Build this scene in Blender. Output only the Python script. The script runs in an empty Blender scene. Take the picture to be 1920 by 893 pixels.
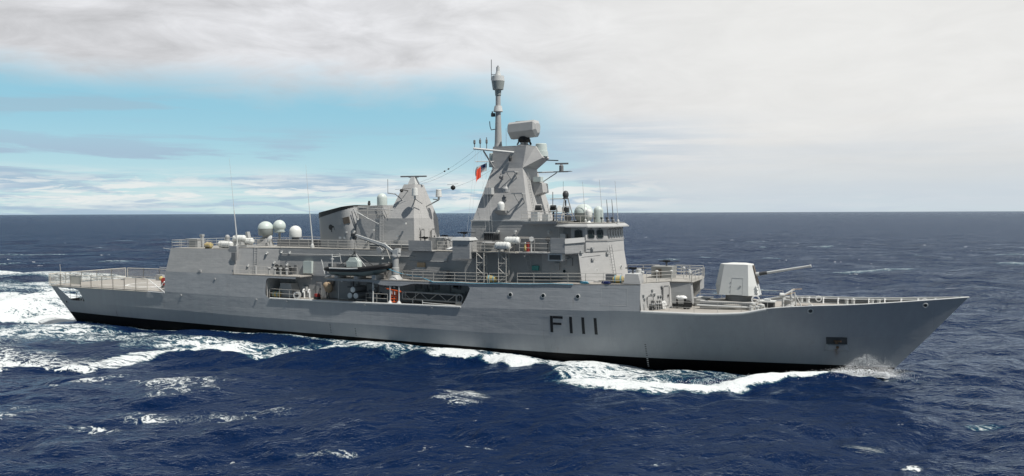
import bpy, bmesh, math, random
import numpy as np
from mathutils import Vector, Matrix

random.seed(7)
R = math.radians
scene = bpy.context.scene

# ------------------------------------------------------------------ camera, sky, sun, exposure
PSI = R(25.58)
cam_d = bpy.data.cameras.new('camera'); cam = bpy.data.objects.new('camera', cam_d)
scene.collection.objects.link(cam); scene.camera = cam
cam_d.sensor_width = 36.0; cam_d.lens = 36.0 * 1500.6 / 1920; cam_d.clip_end = 80000; cam_d.clip_start = 0.5
pitch = math.atan((446.5 - 398.9) / 1500.6); roll = math.atan(7 / 1920)
fwd = Vector((-math.sin(PSI), math.cos(PSI), 0)); right0 = Vector((math.cos(PSI), math.sin(PSI), 0))
look = (fwd * math.cos(pitch) + Vector((0, 0, -math.sin(pitch)))).normalized()
up0 = right0.cross(look).normalized()
rx = (right0 * math.cos(roll) - up0 * math.sin(roll)); uy = (up0 * math.cos(roll) + right0 * math.sin(roll))
cam.matrix_world = Matrix(((rx.x, uy.x, -look.x, 111.94), (rx.y, uy.y, -look.y, -82.99), (rx.z, uy.z, -look.z, 15.63), (0, 0, 0, 1)))

SUN = Vector((0.60, -0.15, 1.0)).normalized()
scene.view_settings.view_transform = 'Standard'; scene.view_settings.look = 'None'
scene.view_settings.gamma = 1.0; scene.view_settings.exposure = 0.0; scene.view_settings.use_curve_mapping = False
sl = bpy.data.lights.new('sun', 'SUN'); sl.energy = 5.0; sl.angle = R(0.6); sl.color = (1.0, 0.96, 0.9)
so = bpy.data.objects.new('sun', sl); scene.collection.objects.link(so); so.location = (60, -20, 90)
so.rotation_euler = SUN.to_track_quat('Z', 'Y').to_euler()


class NT:
    """small helper for writing node trees as expressions"""
    def __init__(s, tree): s.t = tree; s.n = tree.nodes; s.l = tree.links
    def put(s, sock, v):
        if isinstance(v, bpy.types.NodeSocket): s.l.new(v, sock)
        elif v is not None: sock.default_value = v
    def math(s, op, a, b=None, c=None, clamp=False):
        n = s.n.new('ShaderNodeMath'); n.operation = op; n.use_clamp = clamp
        s.put(n.inputs[0], a)
        if b is not None: s.put(n.inputs[1], b)
        if c is not None: s.put(n.inputs[2], c)
        return n.outputs[0]
    def sstep(s, v, a, b, lo=0.0, hi=1.0):
        n = s.n.new('ShaderNodeMapRange'); n.interpolation_type = 'SMOOTHSTEP'
        s.put(n.inputs[0], v); s.put(n.inputs[1], a); s.put(n.inputs[2], b); s.put(n.inputs[3], lo); s.put(n.inputs[4], hi)
        return n.outputs[0]
    def lin(s, v, a, b, lo=0.0, hi=1.0):
        n = s.n.new('ShaderNodeMapRange'); s.put(n.inputs[0], v); s.put(n.inputs[1], a); s.put(n.inputs[2], b)
        s.put(n.inputs[3], lo); s.put(n.inputs[4], hi); return n.outputs[0]
    def mix(s, f, a, b, mode='MIX'):
        n = s.n.new('ShaderNodeMix'); n.data_type = 'RGBA'; n.blend_type = mode
        s.put(n.inputs[0], f); s.put(n.inputs[6], a if not isinstance(a, tuple) else (*a[:3], 1)); s.put(n.inputs[7], b if not isinstance(b, tuple) else (*b[:3], 1))
        return n.outputs[2]
    def noise(s, vec, scale, detail=4, rough=0.5, dist=0.0, col=False):
        n = s.n.new('ShaderNodeTexNoise'); s.put(n.inputs['Vector'], vec); n.inputs['Scale'].default_value = scale
        n.inputs['Detail'].default_value = detail; n.inputs['Roughness'].default_value = rough; n.inputs['Distortion'].default_value = dist
        return n.outputs['Color' if col else 'Fac']
    def mapping(s, vec, loc=(0, 0, 0), rot=(0, 0, 0), scale=(1, 1, 1)):
        n = s.n.new('ShaderNodeMapping'); s.put(n.inputs[0], vec); n.inputs[1].default_value = loc
        n.inputs[2].default_value = rot; n.inputs[3].default_value = scale; return n.outputs[0]
    def sep(s, vec):
        n = s.n.new('ShaderNodeSeparateXYZ'); s.put(n.inputs[0], vec); return n.outputs
    def comb(s, x, y, z):
        n = s.n.new('ShaderNodeCombineXYZ'); s.put(n.inputs[0], x); s.put(n.inputs[1], y); s.put(n.inputs[2], z); return n.outputs[0]
    def dot(s, a, v):
        n = s.n.new('ShaderNodeVectorMath'); n.operation = 'DOT_PRODUCT'; s.put(n.inputs[0], a); n.inputs[1].default_value = v; return n.outputs['Value']


world = bpy.data.worlds.new('World'); scene.world = world; world.use_nodes = True
w = NT(world.node_tree); w.n.clear()
wo = w.n.new('ShaderNodeOutputWorld'); bg = w.n.new('ShaderNodeBackground'); w.l.new(bg.outputs[0], wo.inputs[0])
sky = w.n.new('ShaderNodeTexSky'); sky.sky_type = 'NISHITA'; sky.sun_disc = False
sky.sun_elevation = math.asin(SUN.z); sky.sun_rotation = math.atan2(SUN.x, SUN.y); sky.air_density = 1.0; sky.dust_density = 0.1; sky.ozone_density = 2.0
tc = w.n.new('ShaderNodeTexCoord'); D = tc.outputs['Generated']
dz = w.dot(D, (0, 0, 1)); df = w.dot(D, tuple(fwd)); dr = w.dot(D, tuple(right0))
el = w.math('MULTIPLY', w.math('ARCSINE', dz), 57.2958)                 # degrees above the horizon
az = w.math('MULTIPLY', w.math('ARCTAN2', dr, df), 57.2958)              # degrees of bearing, 0 = north of the ship's port side
P1 = w.comb(w.math('MULTIPLY', az, 0.055), w.math('MULTIPLY', el, 0.17), 0.0)
P2 = w.comb(w.math('MULTIPLY', az, 0.05), w.math('MULTIPLY', el, 0.55), 3.1)
nA = w.noise(P1, 1.3, 6, 0.55, 0.4); nB = w.noise(w.mapping(P1, loc=(5, 2, 1)), 2.7, 6, 0.6, 0.6)
nC = w.noise(P2, 1.2, 7, 0.58, 0.3); nD = w.noise(w.mapping(P2, loc=(9, 4, 2)), 2.6, 6, 0.6, 0.2)
# clear-sky colour: the sky texture, slightly greener as in maritime air
S10 = w.mix(1.0, sky.outputs[0], (0.116, 0.126, 0.117), 'MULTIPLY')
S10 = w.mix(w.sstep(el, 25.0, 12.0, 0.0, 0.85), S10, w.mix(w.sstep(el, 0.0, 7.5), (0.50, 0.70, 0.78), (0.285, 0.575, 0.72)))
# upper deck of cloud: its lower rim stands about 8.5 degrees up on the left and comes down to the sea on the right
rim = w.math('SUBTRACT', 8.6, w.sstep(az, -2.0, 15.0, 0.0, 11.0))
rim = w.math('ADD', rim, w.math('ADD', w.math('MULTIPLY', w.math('SUBTRACT', nA, 0.5), 4.5), w.math('MULTIPLY', w.math('SUBTRACT', nB, 0.5), 2.2)))
soft = w.sstep(az, -6.0, 8.0)
mU = w.sstep(w.math('SUBTRACT', el, rim), w.math('SUBTRACT', -1.4, w.math('MULTIPLY', soft, 3.4)), w.math('ADD', 2.0, w.math('MULTIPLY', soft, 3.2)))
back = w.sstep(w.math('ABSOLUTE', az), 60.0, 110.0)                        # unseen rear sky: cloud thinned, then dimmed below to cut ambient light
mU = w.math('MULTIPLY', mU, w.math('SUBTRACT', 1.0, w.math('MULTIPLY', back, 0.7)))
sh = w.math('ADD', w.math('MULTIPLY', w.math('SUBTRACT', nB, 0.5), 0.75), w.math('MULTIPLY', w.math('SUBTRACT', nA, 0.5), 0.55))
lit = w.sstep(az, -32.0, 18.0, 0.69, 0.81)
lit = w.math('MULTIPLY', lit, w.sstep(el, 0.0, 6.0, 0.86, 1.0))
lit = w.math('ADD', lit, w.math('MULTIPLY', sh, w.sstep(az, -10.0, 16.0, 0.85, 0.20)))
lit = w.math('MULTIPLY', lit, w.sstep(el, 18.0, 50.0, 1.0, 0.95))
colU = w.mix(1.0, w.comb(lit, lit, lit), w.mix(w.sstep(az, -15.0, 20.0), (0.985, 0.995, 1.03), (1.0, 1.0, 0.985)), 'MULTIPLY')
lowb = w.math('MULTIPLY', w.sstep(el, 5.0, 0.0), w.sstep(az, -2.0, 12.0))
colU = w.mix(w.math('MULTIPLY', lowb, 0.75), colU, (0.585, 0.675, 0.745))
# low stratus streaks over the left half: grey-blue bands and a few pale cumulus lines near the horizon
mL = w.math('MULTIPLY', w.sstep(nC, 0.48, 0.57), w.sstep(el, 6.6, 3.4))
mW = w.math('MULTIPLY', w.sstep(nD, 0.42, 0.62), w.math('MULTIPLY', w.sstep(el, 3.6, 1.8), w.sstep(el, -0.1, 0.5)))
c = w.mix(w.math('MULTIPLY', mL, 0.85), S10, (0.38, 0.505, 0.64))
c = w.mix(w.math('MULTIPLY', mW, 0.80), c, (0.76, 0.81, 0.82))
nK = w.noise(w.mapping(P2, loc=(7, 5, 1), scale=(3.2, 2.2, 1)), 1.5, 8, 0.62, 0.6)
c = w.mix(w.math('MULTIPLY', w.sstep(nK, 0.50, 0.58), w.math('MULTIPLY', w.sstep(el, 2.9, 1.7), w.math('MULTIPLY', w.sstep(el, 0.25, 0.8), 0.85))), c, (0.82, 0.85, 0.84))
nF = w.noise(w.mapping(P2, loc=(4, 1, 6), scale=(2.2, 1.6, 1)), 1.6, 7, 0.62, 0.5)
c = w.mix(w.math('MULTIPLY', w.sstep(nF, 0.52, 0.62), w.math('MULTIPLY', w.sstep(el, 3.4, 1.6), 0.75)), c, (0.42, 0.55, 0.68))
mS = w.math('MULTIPLY', w.math('MULTIPLY', w.sstep(w.noise(w.mapping(P2, loc=(1, 7, 5)), 0.9, 6, 0.6, 0.3), 0.5, 0.62), w.sstep(el, 9.0, 7.0)), w.sstep(el, 4.5, 6.5))
c = w.mix(w.math('MULTIPLY', mS, 0.45), c, (0.38, 0.48, 0.58))
c = w.mix(mU, c, colU)
# blue-grey bands of stratus running on to the right of the ship
nE = w.noise(w.mapping(P2, loc=(2, 3, 8), scale=(0.7, 1.0, 1.0)), 1.0, 6, 0.6, 0.4)
mG = w.math('MULTIPLY', w.math('MULTIPLY', w.sstep(az, -9.0, 3.0), w.sstep(az, 19.0, 5.0)), w.math('MULTIPLY', w.sstep(el, 2.2, 4.4), w.sstep(el, 7.4, 5.2)))
c = w.mix(w.math('MULTIPLY', mG, w.sstep(nE, 0.36, 0.58, 0.15, 0.85)), c, (0.43, 0.545, 0.66))
mH = w.math('MULTIPLY', w.sstep(az, 6.0, 20.0), w.math('MULTIPLY', w.sstep(el, 7.5, 3.0), w.sstep(nE, 0.35, 0.65)))
c = w.mix(w.math('MULTIPLY', mH, 0.45), c, (0.60, 0.665, 0.73))
c = w.mix(back, c, w.mix(1.0, c, (0.37, 0.385, 0.40), 'MULTIPLY'))  # unseen rear sky darkened to lower ambient light on the near side
w.l.new(c, bg.inputs[0]); bg.inputs[1].default_value = 1.0

# ------------------------------------------------------------------ materials
MATS = {}
def new_mat(name):
    m = bpy.data.materials.new(name); m.use_nodes = True
    t = NT(m.node_tree); b = m.node_tree.nodes['Principled BSDF']; MATS[name] = m
    return m, t, b

def paint(name, col, rough=0.5, var=0.10, seams=False, streak=0.0, metal=0.0, spec=0.4, scale=0.5):
    m, t, b = new_mat(name)
    pos = t.n.new('ShaderNodeNewGeometry').outputs['Position']
    n1 = t.noise(pos, scale, 6, 0.6); n2 = t.noise(pos, scale * 7, 4, 0.6)
    v = t.math('ADD', t.math('MULTIPLY', t.math('SUBTRACT', n1, 0.5), var * 2.0), t.math('MULTIPLY', t.math('SUBTRACT', n2, 0.5), var))
    if streak:
        st = t.noise(t.mapping(pos, scale=(2.2, 2.2, 0.10)), 1.0, 5, 0.62)
        v = t.math('ADD', v, t.math('MULTIPLY', t.math('SUBTRACT', st, 0.5), streak))
    f = t.math('ADD', v, 1.0)
    cc = t.mix(1.0, (*col, 1), t.comb(f, f, f), 'MULTIPLY')
    if streak:
        rs = t.noise(t.mapping(pos, loc=(3, 1, 0), scale=(1.6, 1.6, 0.16)), 1.0, 6, 0.68)
        cc = t.mix(t.sstep(rs, 0.66, 0.80, 0.0, 0.35), cc, (0.19, 0.14, 0.095))
    t.put(b.inputs['Base Color'], cc); t.put(b.inputs['Roughness'], t.lin(n2, 0.3, 0.7, rough - 0.08, rough + 0.08))
    b.inputs['Metallic'].default_value = metal; b.inputs['Specular IOR Level'].default_value = spec
    h = t.math('MULTIPLY', n2, 0.010)
    if seams:
        s = t.sep(pos)
        wv = t.noise(t.mapping(pos, scale=(0.6, 0.6, 1.1)), 1.0, 3, 0.5)       # plating dished between frames
        zz = t.math('FRACT', t.math('MULTIPLY', s[2], 1 / 0.62)); xx = t.math('FRACT', t.math('MULTIPLY', s[0], 1 / 6.4))
        gz = t.math('SUBTRACT', t.sstep(zz, 0.0, 0.07), t.sstep(zz, 0.93, 1.0)); gx = t.math('SUBTRACT', t.sstep(xx, 0.0, 0.008), t.sstep(xx, 0.992, 1.0))
        h = t.math('ADD', h, t.math('ADD', t.math('MULTIPLY', wv, 0.07), t.math('ADD', t.math('MULTIPLY', gz, 0.006), t.math('MULTIPLY', gx, 0.006))))
    bp = t.n.new('ShaderNodeBump'); bp.inputs['Strength'].default_value = 0.7; bp.inputs['Distance'].default_value = 1.0
    t.l.new(h, bp.inputs['Height']); t.l.new(bp.outputs[0], b.inputs['Normal'])
    return m

GREY = paint('grey_paint', (0.325, 0.328, 0.325), 0.5, 0.10, seams=True, streak=0.14)
GREY2 = paint('fitting_grey', (0.36, 0.365, 0.36), 0.5, 0.10, streak=0.10)
MASTG = paint('mast_grey', (0.405, 0.402, 0.392), 0.5, 0.10, seams=True, streak=0.12)
GUNW = paint('gun_paint', (0.62, 0.63, 0.61), 0.45, 0.05, streak=0.05)
PALE = paint('pale_grey', (0.50, 0.51, 0.50), 0.45, 0.06)
RAIL = paint('rail_paint', (0.40, 0.39, 0.36), 0.5, 0.12)
CREAM = paint('net_cream', (0.60, 0.56, 0.48), 0.7, 0.15)
WHITE = paint('white_paint', (0.76, 0.76, 0.74), 0.45, 0.06)
DOMEG = paint('dome_green', (0.50, 0.56, 0.53), 0.4, 0.05)
DOMEW = paint('dome_white', (0.66, 0.67, 0.64), 0.4, 0.05)
DARK = paint('dark_grey', (0.055, 0.058, 0.06), 0.55, 0.2)
DOMEM = paint('dome_grey', (0.29, 0.315, 0.30), 0.45, 0.06)
MIDG = paint('mid_grey', (0.17, 0.175, 0.18), 0.55, 0.15)
BLACK = paint('black_rubber', (0.014, 0.014, 0.015), 0.5, 0.2)
DECK = paint('deck_paint', (0.32, 0.302, 0.275), 0.8, 0.16, scale=0.7)
DECKG = paint('deck_grey', (0.30, 0.29, 0.265), 0.8, 0.16, scale=0.7)
YELLOW = paint('yellow_canvas', (0.46, 0.37, 0.15), 0.6, 0.25, scale=3)
ORANGE = paint('orange_paint', (0.70, 0.12, 0.03), 0.5, 0.15, scale=3)
RED = paint('red_paint', (0.30, 0.035, 0.03), 0.5, 0.15, scale=3)
TAN = paint('tan_canvas', (0.42, 0.31, 0.20), 0.8, 0.35, scale=3)
BLUE = paint('blue_rope', (0.10, 0.33, 0.45), 0.8, 0.25, scale=3)
TEAL = paint('teal', (0.08, 0.30, 0.26), 0.6, 0.2, scale=3)
BOATG = paint('boat_green_grey', (0.12, 0.16, 0.16), 0.4, 0.12, scale=1)
RUST = paint('rusty_steel', (0.115, 0.072, 0.045), 0.8, 0.5, scale=4)
FLAGR = paint('flag_red', (0.75, 0.10, 0.05), 0.8, 0.1); FLAGB = paint('flag_blue', (0.03, 0.045, 0.16), 0.8, 0.1)
VENTG = paint('vent_grey', (0.24, 0.245, 0.235), 0.5, 0.12, streak=0.1)
DARKB = paint('dark_brown_grille', (0.10, 0.085, 0.07), 0.7, 0.3, scale=3)
NAVY = paint('painted_black', (0.012, 0.013, 0.015), 0.5, 0.2)
m, t, b = new_mat('window_glass'); b.inputs['Base Color'].default_value = (0.012, 0.02, 0.022, 1); b.inputs['Roughness'].default_value = 0.06; GLASS = m

# hull paint: grey above a straight boot-topping line, black below, hull stains
def hull_paint():
    m, t, b = new_mat('hull_paint')
    pos = t.n.new('ShaderNodeNewGeometry').outputs['Position']; s = t.sep(pos)
    n1 = t.noise(pos, 0.22, 6, 0.62); n2 = t.noise(pos, 2.5, 5, 0.6); st = t.noise(t.mapping(pos, scale=(1.3, 1.3, 0.07)), 1.0, 6, 0.65)
    v = t.math('ADD', t.math('MULTIPLY', t.math('SUBTRACT', n1, 0.5), 0.15), t.math('ADD', t.math('MULTIPLY', t.math('SUBTRACT', n2, 0.5), 0.07), t.math('MULTIPLY', t.math('SUBTRACT', st, 0.5), 0.26)))
    f = t.math('ADD', v, 1.0)
    grey = t.mix(1.0, (0.305, 0.318, 0.330, 1), t.comb(f, f, f), 'MULTIPLY')
    rs = t.noise(t.mapping(pos, loc=(3, 1, 0), scale=(0.8, 0.8, 0.10)), 1.0, 7, 0.7)
    grey = t.mix(t.sstep(rs, 0.62, 0.76, 0.0, 0.42), grey, (0.21, 0.175, 0.13))
    sx_ = t.math('FRACT', t.math('MULTIPLY', s[0], 1 / 7.2)); sz_ = t.math('FRACT', t.math('MULTIPLY', t.math('ADD', s[2], t.math('MULTIPLY', s[0], -0.003)), 1 / 1.24))
    seam = t.math('MAXIMUM', t.sstep(sx_, 0.010, 0.004), t.math('MULTIPLY', t.sstep(sz_, 0.05, 0.015), 0.6))      # weld seams showing through the paint
    grey = t.mix(t.math('MULTIPLY', seam, t.sstep(n2, 0.35, 0.6, 0.05, 0.30)), grey, (0.22, 0.23, 0.235))
    # rust wept from the anchor housing
    gx_ = t.math('DIVIDE', t.math('SUBTRACT', s[0], t.math('ADD', 107.05, t.math('MULTIPLY', t.math('SUBTRACT', n2, 0.5), 0.25))), 0.16)
    rw = t.math('MULTIPLY', t.math('POWER', 2.718, t.math('MULTIPLY', t.math('MULTIPLY', gx_, gx_), -1.0)), t.math('MULTIPLY', t.sstep(s[2], 1.5, 2.5), t.sstep(s[2], 2.75, 2.6)))
    grey = t.mix(t.math('MULTIPLY', rw, t.sstep(n2, 0.3, 0.6, 0.3, 0.9)), grey, (0.13, 0.075, 0.035))
    zb = t.math('ADD', s[2], t.math('MULTIPLY', s[0], 0.0043))
    sal = t.math('MULTIPLY', t.sstep(zb, 2.6, 1.5), t.sstep(n2, 0.40, 0.75))          # salt and scuff band above the boot topping
    grey = t.mix(t.math('MULTIPLY', sal, 0.25), grey, (0.24, 0.25, 0.25))
    blk = t.mix(n2, (0.003, 0.003, 0.0035), (0.008, 0.008, 0.008))
    t.put(b.inputs['Base Color'], t.mix(t.sstep(zb, 1.425, 1.45), blk, grey))
    t.put(b.inputs['Roughness'], t.lin(n2, 0.3, 0.7, 0.42, 0.58)); t.put(b.inputs['Specular IOR Level'], t.sstep(zb, 1.425, 1.45, 0.08, 0.4))
    wv = t.noise(t.mapping(pos, scale=(0.40, 0.40, 1.1)), 1.0, 3, 0.5)
    xx = t.math('FRACT', t.math('MULTIPLY', s[0], 1 / 7.2)); zz = t.math('FRACT', t.math('MULTIPLY', t.math('ADD', s[2], t.math('MULTIPLY', s[0], -0.003)), 1 / 0.62))
    gx = t.math('SUBTRACT', t.sstep(xx, 0.0, 0.006), t.sstep(xx, 0.994, 1.0)); gz = t.math('SUBTRACT', t.sstep(zz, 0.0, 0.07), t.sstep(zz, 0.93, 1.0))
    h = t.math('ADD', t.math('MULTIPLY', wv, t.lin(s[0], 84.0, 96.0, 0.075, 0.025)), t.math('ADD', t.math('MULTIPLY', gx, 0.006), t.math('ADD', t.math('MULTIPLY', n2, 0.012), t.math('MULTIPLY', gz, t.lin(s[0], 84.0, 97.0, 0.006, 0.0)))))
    bp = t.n.new('ShaderNodeBump'); bp.inputs['Strength'].default_value = 0.7; bp.inputs['Distance'].default_value = 1.0
    t.l.new(h, bp.inputs['Height']); t.l.new(bp.outputs[0], b.inputs['Normal'])
    return m
HULL = hull_paint()

# ------------------------------------------------------------------ mesh helpers
def link(o, parent=None):
    scene.collection.objects.link(o)
    if parent is not None: o.parent = parent
    return o
def thing(name, label, cat, loc=(0, 0, 0), rot=(0, 0, 0), group=None):
    o = bpy.data.objects.new(name, None); o.empty_display_size = 0.5; link(o); o.location = loc; o.rotation_euler = rot
    o['label'] = label; o['category'] = cat
    if group: o['group'] = group
    return o
def tag(o, label, cat, group=None):
    o['label'] = label; o['category'] = cat
    if group: o['group'] = group
    return o
def copy_tree(o, parent=None):
    c = o.copy(); link(c, parent)
    for ch in list(o.children): copy_tree(ch, c)
    return c

V = Vector
class MB:
    def __init__(s): s.v = []; s.f = []; s.sm = []; s.cuts = [(0, 0)]
    def cut(s): s.cuts.append((len(s.v), len(s.f))); return s
    def each(s, name, mat, parent=None):      # one object for every stretch between cuts
        ends = s.cuts + [(len(s.v), len(s.f))]
        for (v0, f0), (v1, f1) in zip(ends[:-1], ends[1:]):
            if f1 > f0:
                p = MB(); p.v = s.v[v0:v1]; p.f = [[i - v0 for i in f] for f in s.f[f0:f1]]; p.sm = s.sm[f0:f1]; p.build(name, mat, parent)
    def add(s, vs, fs, smooth=False):
        k = len(s.v); s.v.extend([tuple(p) for p in vs])
        for f in fs: s.f.append([i + k for i in f]); s.sm.append(smooth)
        return s
    def box(s, a, b):
        (x0, y0, z0), (x1, y1, z1) = a, b
        return s.hexa([(x0, y0, z0), (x1, y0, z0), (x1, y1, z0), (x0, y1, z0)], [(x0, y0, z1), (x1, y0, z1), (x1, y1, z1), (x0, y1, z1)])
    def cbox(s, c, d, rz=0.0, ry=0.0):
        M = Matrix.Translation(c) @ Matrix.Rotation(rz, 4, 'Z') @ Matrix.Rotation(ry, 4, 'Y')
        dx, dy, dz_ = d[0] / 2, d[1] / 2, d[2] / 2
        pts = [M @ V((sx * dx, sy * dy, sz * dz_)) for sz in (-1, 1) for sx, sy in ((-1, -1), (1, -1), (1, 1), (-1, 1))]
        return s.hexa(pts[:4], pts[4:])
    def hexa(s, lo, hi):            # prism between two rings of equal length, counter-clockwise seen from above
        n = len(lo); vs = list(lo) + list(hi)
        fs = [list(range(n))[::-1], list(range(n, 2 * n))] + [[i, (i + 1) % n, n + (i + 1) % n, n + i] for i in range(n)]
        return s.add(vs, fs)
    def prism(s, poly, z0, z1, poly2=None):
        p2 = poly2 or poly
        z0f = z0 if callable(z0) else (lambda x, y: z0); z1f = z1 if callable(z1) else (lambda x, y: z1)
        return s.hexa([(x, y, z0f(x, y)) for x, y in poly], [(x, y, z1f(x, y)) for x, y in p2])
    def loft(s, rings, smooth=True, cap=True, closed=True):
        n = len(rings[0]); vs = [p for r in rings for p in r]; fs = []
        m = n if closed else n - 1
        for j in range(len(rings) - 1):
            for i in range(m):
                a = j * n + i; b_ = j * n + (i + 1) % n; fs.append([a, b_, b_ + n, a + n])
        s.add(vs, fs, smooth)
        if cap: s.add(rings[0], [list(range(n))[::-1]]); s.add(rings[-1], [list(range(n))])
        return s
    def tube(s, p0, p1, r, r2=None, n=6, cap=True):
        p0, p1 = V(p0), V(p1); r2 = r if r2 is None else r2; d = (p1 - p0)
        if d.length < 1e-6: return s
        q = d.normalized().to_track_quat('Z', 'Y'); e1, e2 = q @ V((1, 0, 0)), q @ V((0, 1, 0))
        ra = [p0 + (e1 * math.cos(2 * math.pi * i / n) + e2 * math.sin(2 * math.pi * i / n)) * r for i in range(n)]
        rb = [p1 + (e1 * math.cos(2 * math.pi * i / n) + e2 * math.sin(2 * math.pi * i / n)) * r2 for i in range(n)]
        return s.loft([ra, rb], n > 4, cap)
    def path(s, pts, r, n=5):
        for a, b_ in zip(pts[:-1], pts[1:]): s.tube(a, b_, r, n=n)
        return s
    def lathe(s, prof, c, n=20, axis=(0, 0, 1), smooth=True):
        q = V(axis).normalized().to_track_quat('Z', 'Y'); c = V(c)
        rings = [[c + q @ V((max(r, 1e-4) * math.cos(2 * math.pi * i / n), max(r, 1e-4) * math.sin(2 * math.pi * i / n), z)) for i in range(n)] for r, z in prof]
        for a, b_ in zip(rings[:-1], rings[1:]): s.loft([a, b_], smooth, False)
        s.add(rings[0], [list(range(n))[::-1]]); s.add(rings[-1], [list(range(n))])
        return s
    def ring(s, prof, c, n=18, axis=(0, 0, 1)):      # turned ring with an open middle
        q = V(axis).normalized().to_track_quat('Z', 'Y'); c = V(c); prof = list(prof) + [prof[0]]
        rings = [[c + q @ V((r * math.cos(2 * math.pi * i / n), r * math.sin(2 * math.pi * i / n), z)) for i in range(n)] for r, z in prof]
        for a, b_ in zip(rings[:-1], rings[1:]): s.loft([a, b_], True, False)
        return s
    def smooth_lathe(s, prof, c, n=24, axis=(0, 0, 1)):
        q = V(axis).normalized().to_track_quat('Z', 'Y'); c = V(c)
        rings = [[c + q @ V((max(r, 1e-4) * math.cos(2 * math.pi * i / n), max(r, 1e-4) * math.sin(2 * math.pi * i / n), z)) for i in range(n)] for r, z in prof]
        return s.loft(rings, True, True)
    def frame(s, x0, x1, z0, z1, y, r=0.03):
        return s.path([(x0, y, z0), (x1, y, z0), (x1, y, z1), (x0, y, z1), (x0, y, z0)], r, 4)
    def build(s, name, mat, parent=None, loc=None):
        me = bpy.data.meshes.new(name); me.from_pydata(s.v, [], s.f); me.update()
        me.polygons.foreach_set('use_smooth', s.sm); me.materials.append(mat)
        o = bpy.data.objects.new(name, me); link(o, parent)
        if loc: o.location = loc
        return o

def dome_prof(r, h, k=8):           # upright dome: cylinder wall then hemisphere
    return [(r * 0.96, 0), (r, 0.05 * h)] + [(r, h - r)] * (1 if h > r else 0) + [(r * math.cos(a), max(h - r, 0) + r * math.sin(a)) for a in [math.pi / 2 * i / k for i in range(1, k + 1)]]
def lerp_tab(tab):
    xs = [p[0] for p in tab]; ys = [p[1] for p in tab]
    # smooth monotone interpolation
    n = len(xs); d = [(ys[i + 1] - ys[i]) / (xs[i + 1] - xs[i]) for i in range(n - 1)]
    mm = [d[0]] + [0.0 if d[i - 1] * d[i] <= 0 else 2 * d[i - 1] * d[i] / (d[i - 1] + d[i]) for i in range(1, n - 1)] + [d[-1]]
    def f(x):
        if x <= xs[0]: return ys[0]
        if x >= xs[-1]: return ys[-1]
        i = max(j for j in range(n - 1) if xs[j] <= x); h = xs[i + 1] - xs[i]; u = (x - xs[i]) / h
        return (2 * u ** 3 - 3 * u ** 2 + 1) * ys[i] + (u ** 3 - 2 * u ** 2 + u) * h * mm[i] + (-2 * u ** 3 + 3 * u ** 2) * ys[i + 1] + (u ** 3 - u ** 2) * h * mm[i + 1]
    return f

# ------------------------------------------------------------------ the frigate
SHIP = thing('frigate', 'grey warship numbered F111 steaming to the right with a white bow wave', 'frigate')

# hull lines: (x start, x end, height table, half-breadth table)
LINES = [
    (8.0, 109.3, [(8, -2.5), (110, -2.5)], [(8, 3.0), (20, 5.2), (40, 5.8), (70, 5.8), (90, 3.2), (100, 1.4), (109.3, 0.03)]),
    (4.1, 111.3, [(4, 0), (112, 0)], [(4.1, 5.25), (12, 5.95), (24, 6.45), (40, 6.75), (60, 6.85), (72, 6.65), (80, 6.1), (90, 4.6), (100, 2.3), (106, 0.95), (111.3, 0.04)]),
    (1.9, 114.8, [(1.9, 3.06), (26, 2.95), (44, 2.8), (70, 2.83), (88, 3.1), (101, 3.66), (114.8, 4.0)], [(1.9, 6.1), (12, 6.75), (24, 7.15), (40, 7.38), (60, 7.42), (72, 7.36), (80, 7.12), (90, 6.15), (95, 5.3), (101, 4.05), (106, 2.75), (110, 1.55), (114.8, 0.04)]),
    (0.0, 118.0, [(0, 5.3), (24, 5.3), (42, 5.2), (70, 5.42), (84, 5.75), (90, 5.92), (94.7, 5.92), (98.8, 6.1), (101.4, 6.6), (103.9, 6.82), (108.6, 7.03), (113, 7.36), (118, 7.8)],
     [(0, 6.4), (12, 6.95), (24, 7.25), (40, 7.42), (72, 7.42), (80, 7.4), (89.5, 7.25), (94.7, 6.9), (99.3, 6.25), (101.4, 5.8), (103.9, 5.0), (108.6, 3.35), (113, 1.85), (116, 0.8), (118, 0.04)]),
]
LZ = [lerp_tab(L[2]) for L in LINES]; LB = [lerp_tab(L[3]) for L in LINES]
def lpt(j, tt, sgn):
    x = LINES[j][0] + (LINES[j][1] - LINES[j][0]) * tt
    return V((x, sgn * LB[j](x), LZ[j](x)))
def sheer_z(x): return LZ[3](x)
def sheer_b(x): return LB[3](x)
def hull_pt(x, z, out=0.0, sgn=-1):            # a point on the plating between lower knuckle and sheer
    lo, hi = 0.0, 1.0
    for _ in range(40):
        tt = (lo + hi) / 2; A, B = lpt(2, tt, sgn), lpt(3, tt, sgn); s = (z - A.z) / (B.z - A.z)
        if (A + (B - A) * s).x < x: lo = tt
        else: hi = tt
    P = A + (B - A) * s
    return V((P.x, P.y + sgn * out, P.z))
def hull_b(x, z):
    return abs(hull_pt(x, z).y) if x < 117.2 else 0.05
UPZ = lerp_tab([(24.4, 8.0), (42, 8.0), (70, 8.05), (78, 8.24), (89.5, 8.56)])
UPB = lambda x: sheer_b(x) - 0.26

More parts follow.
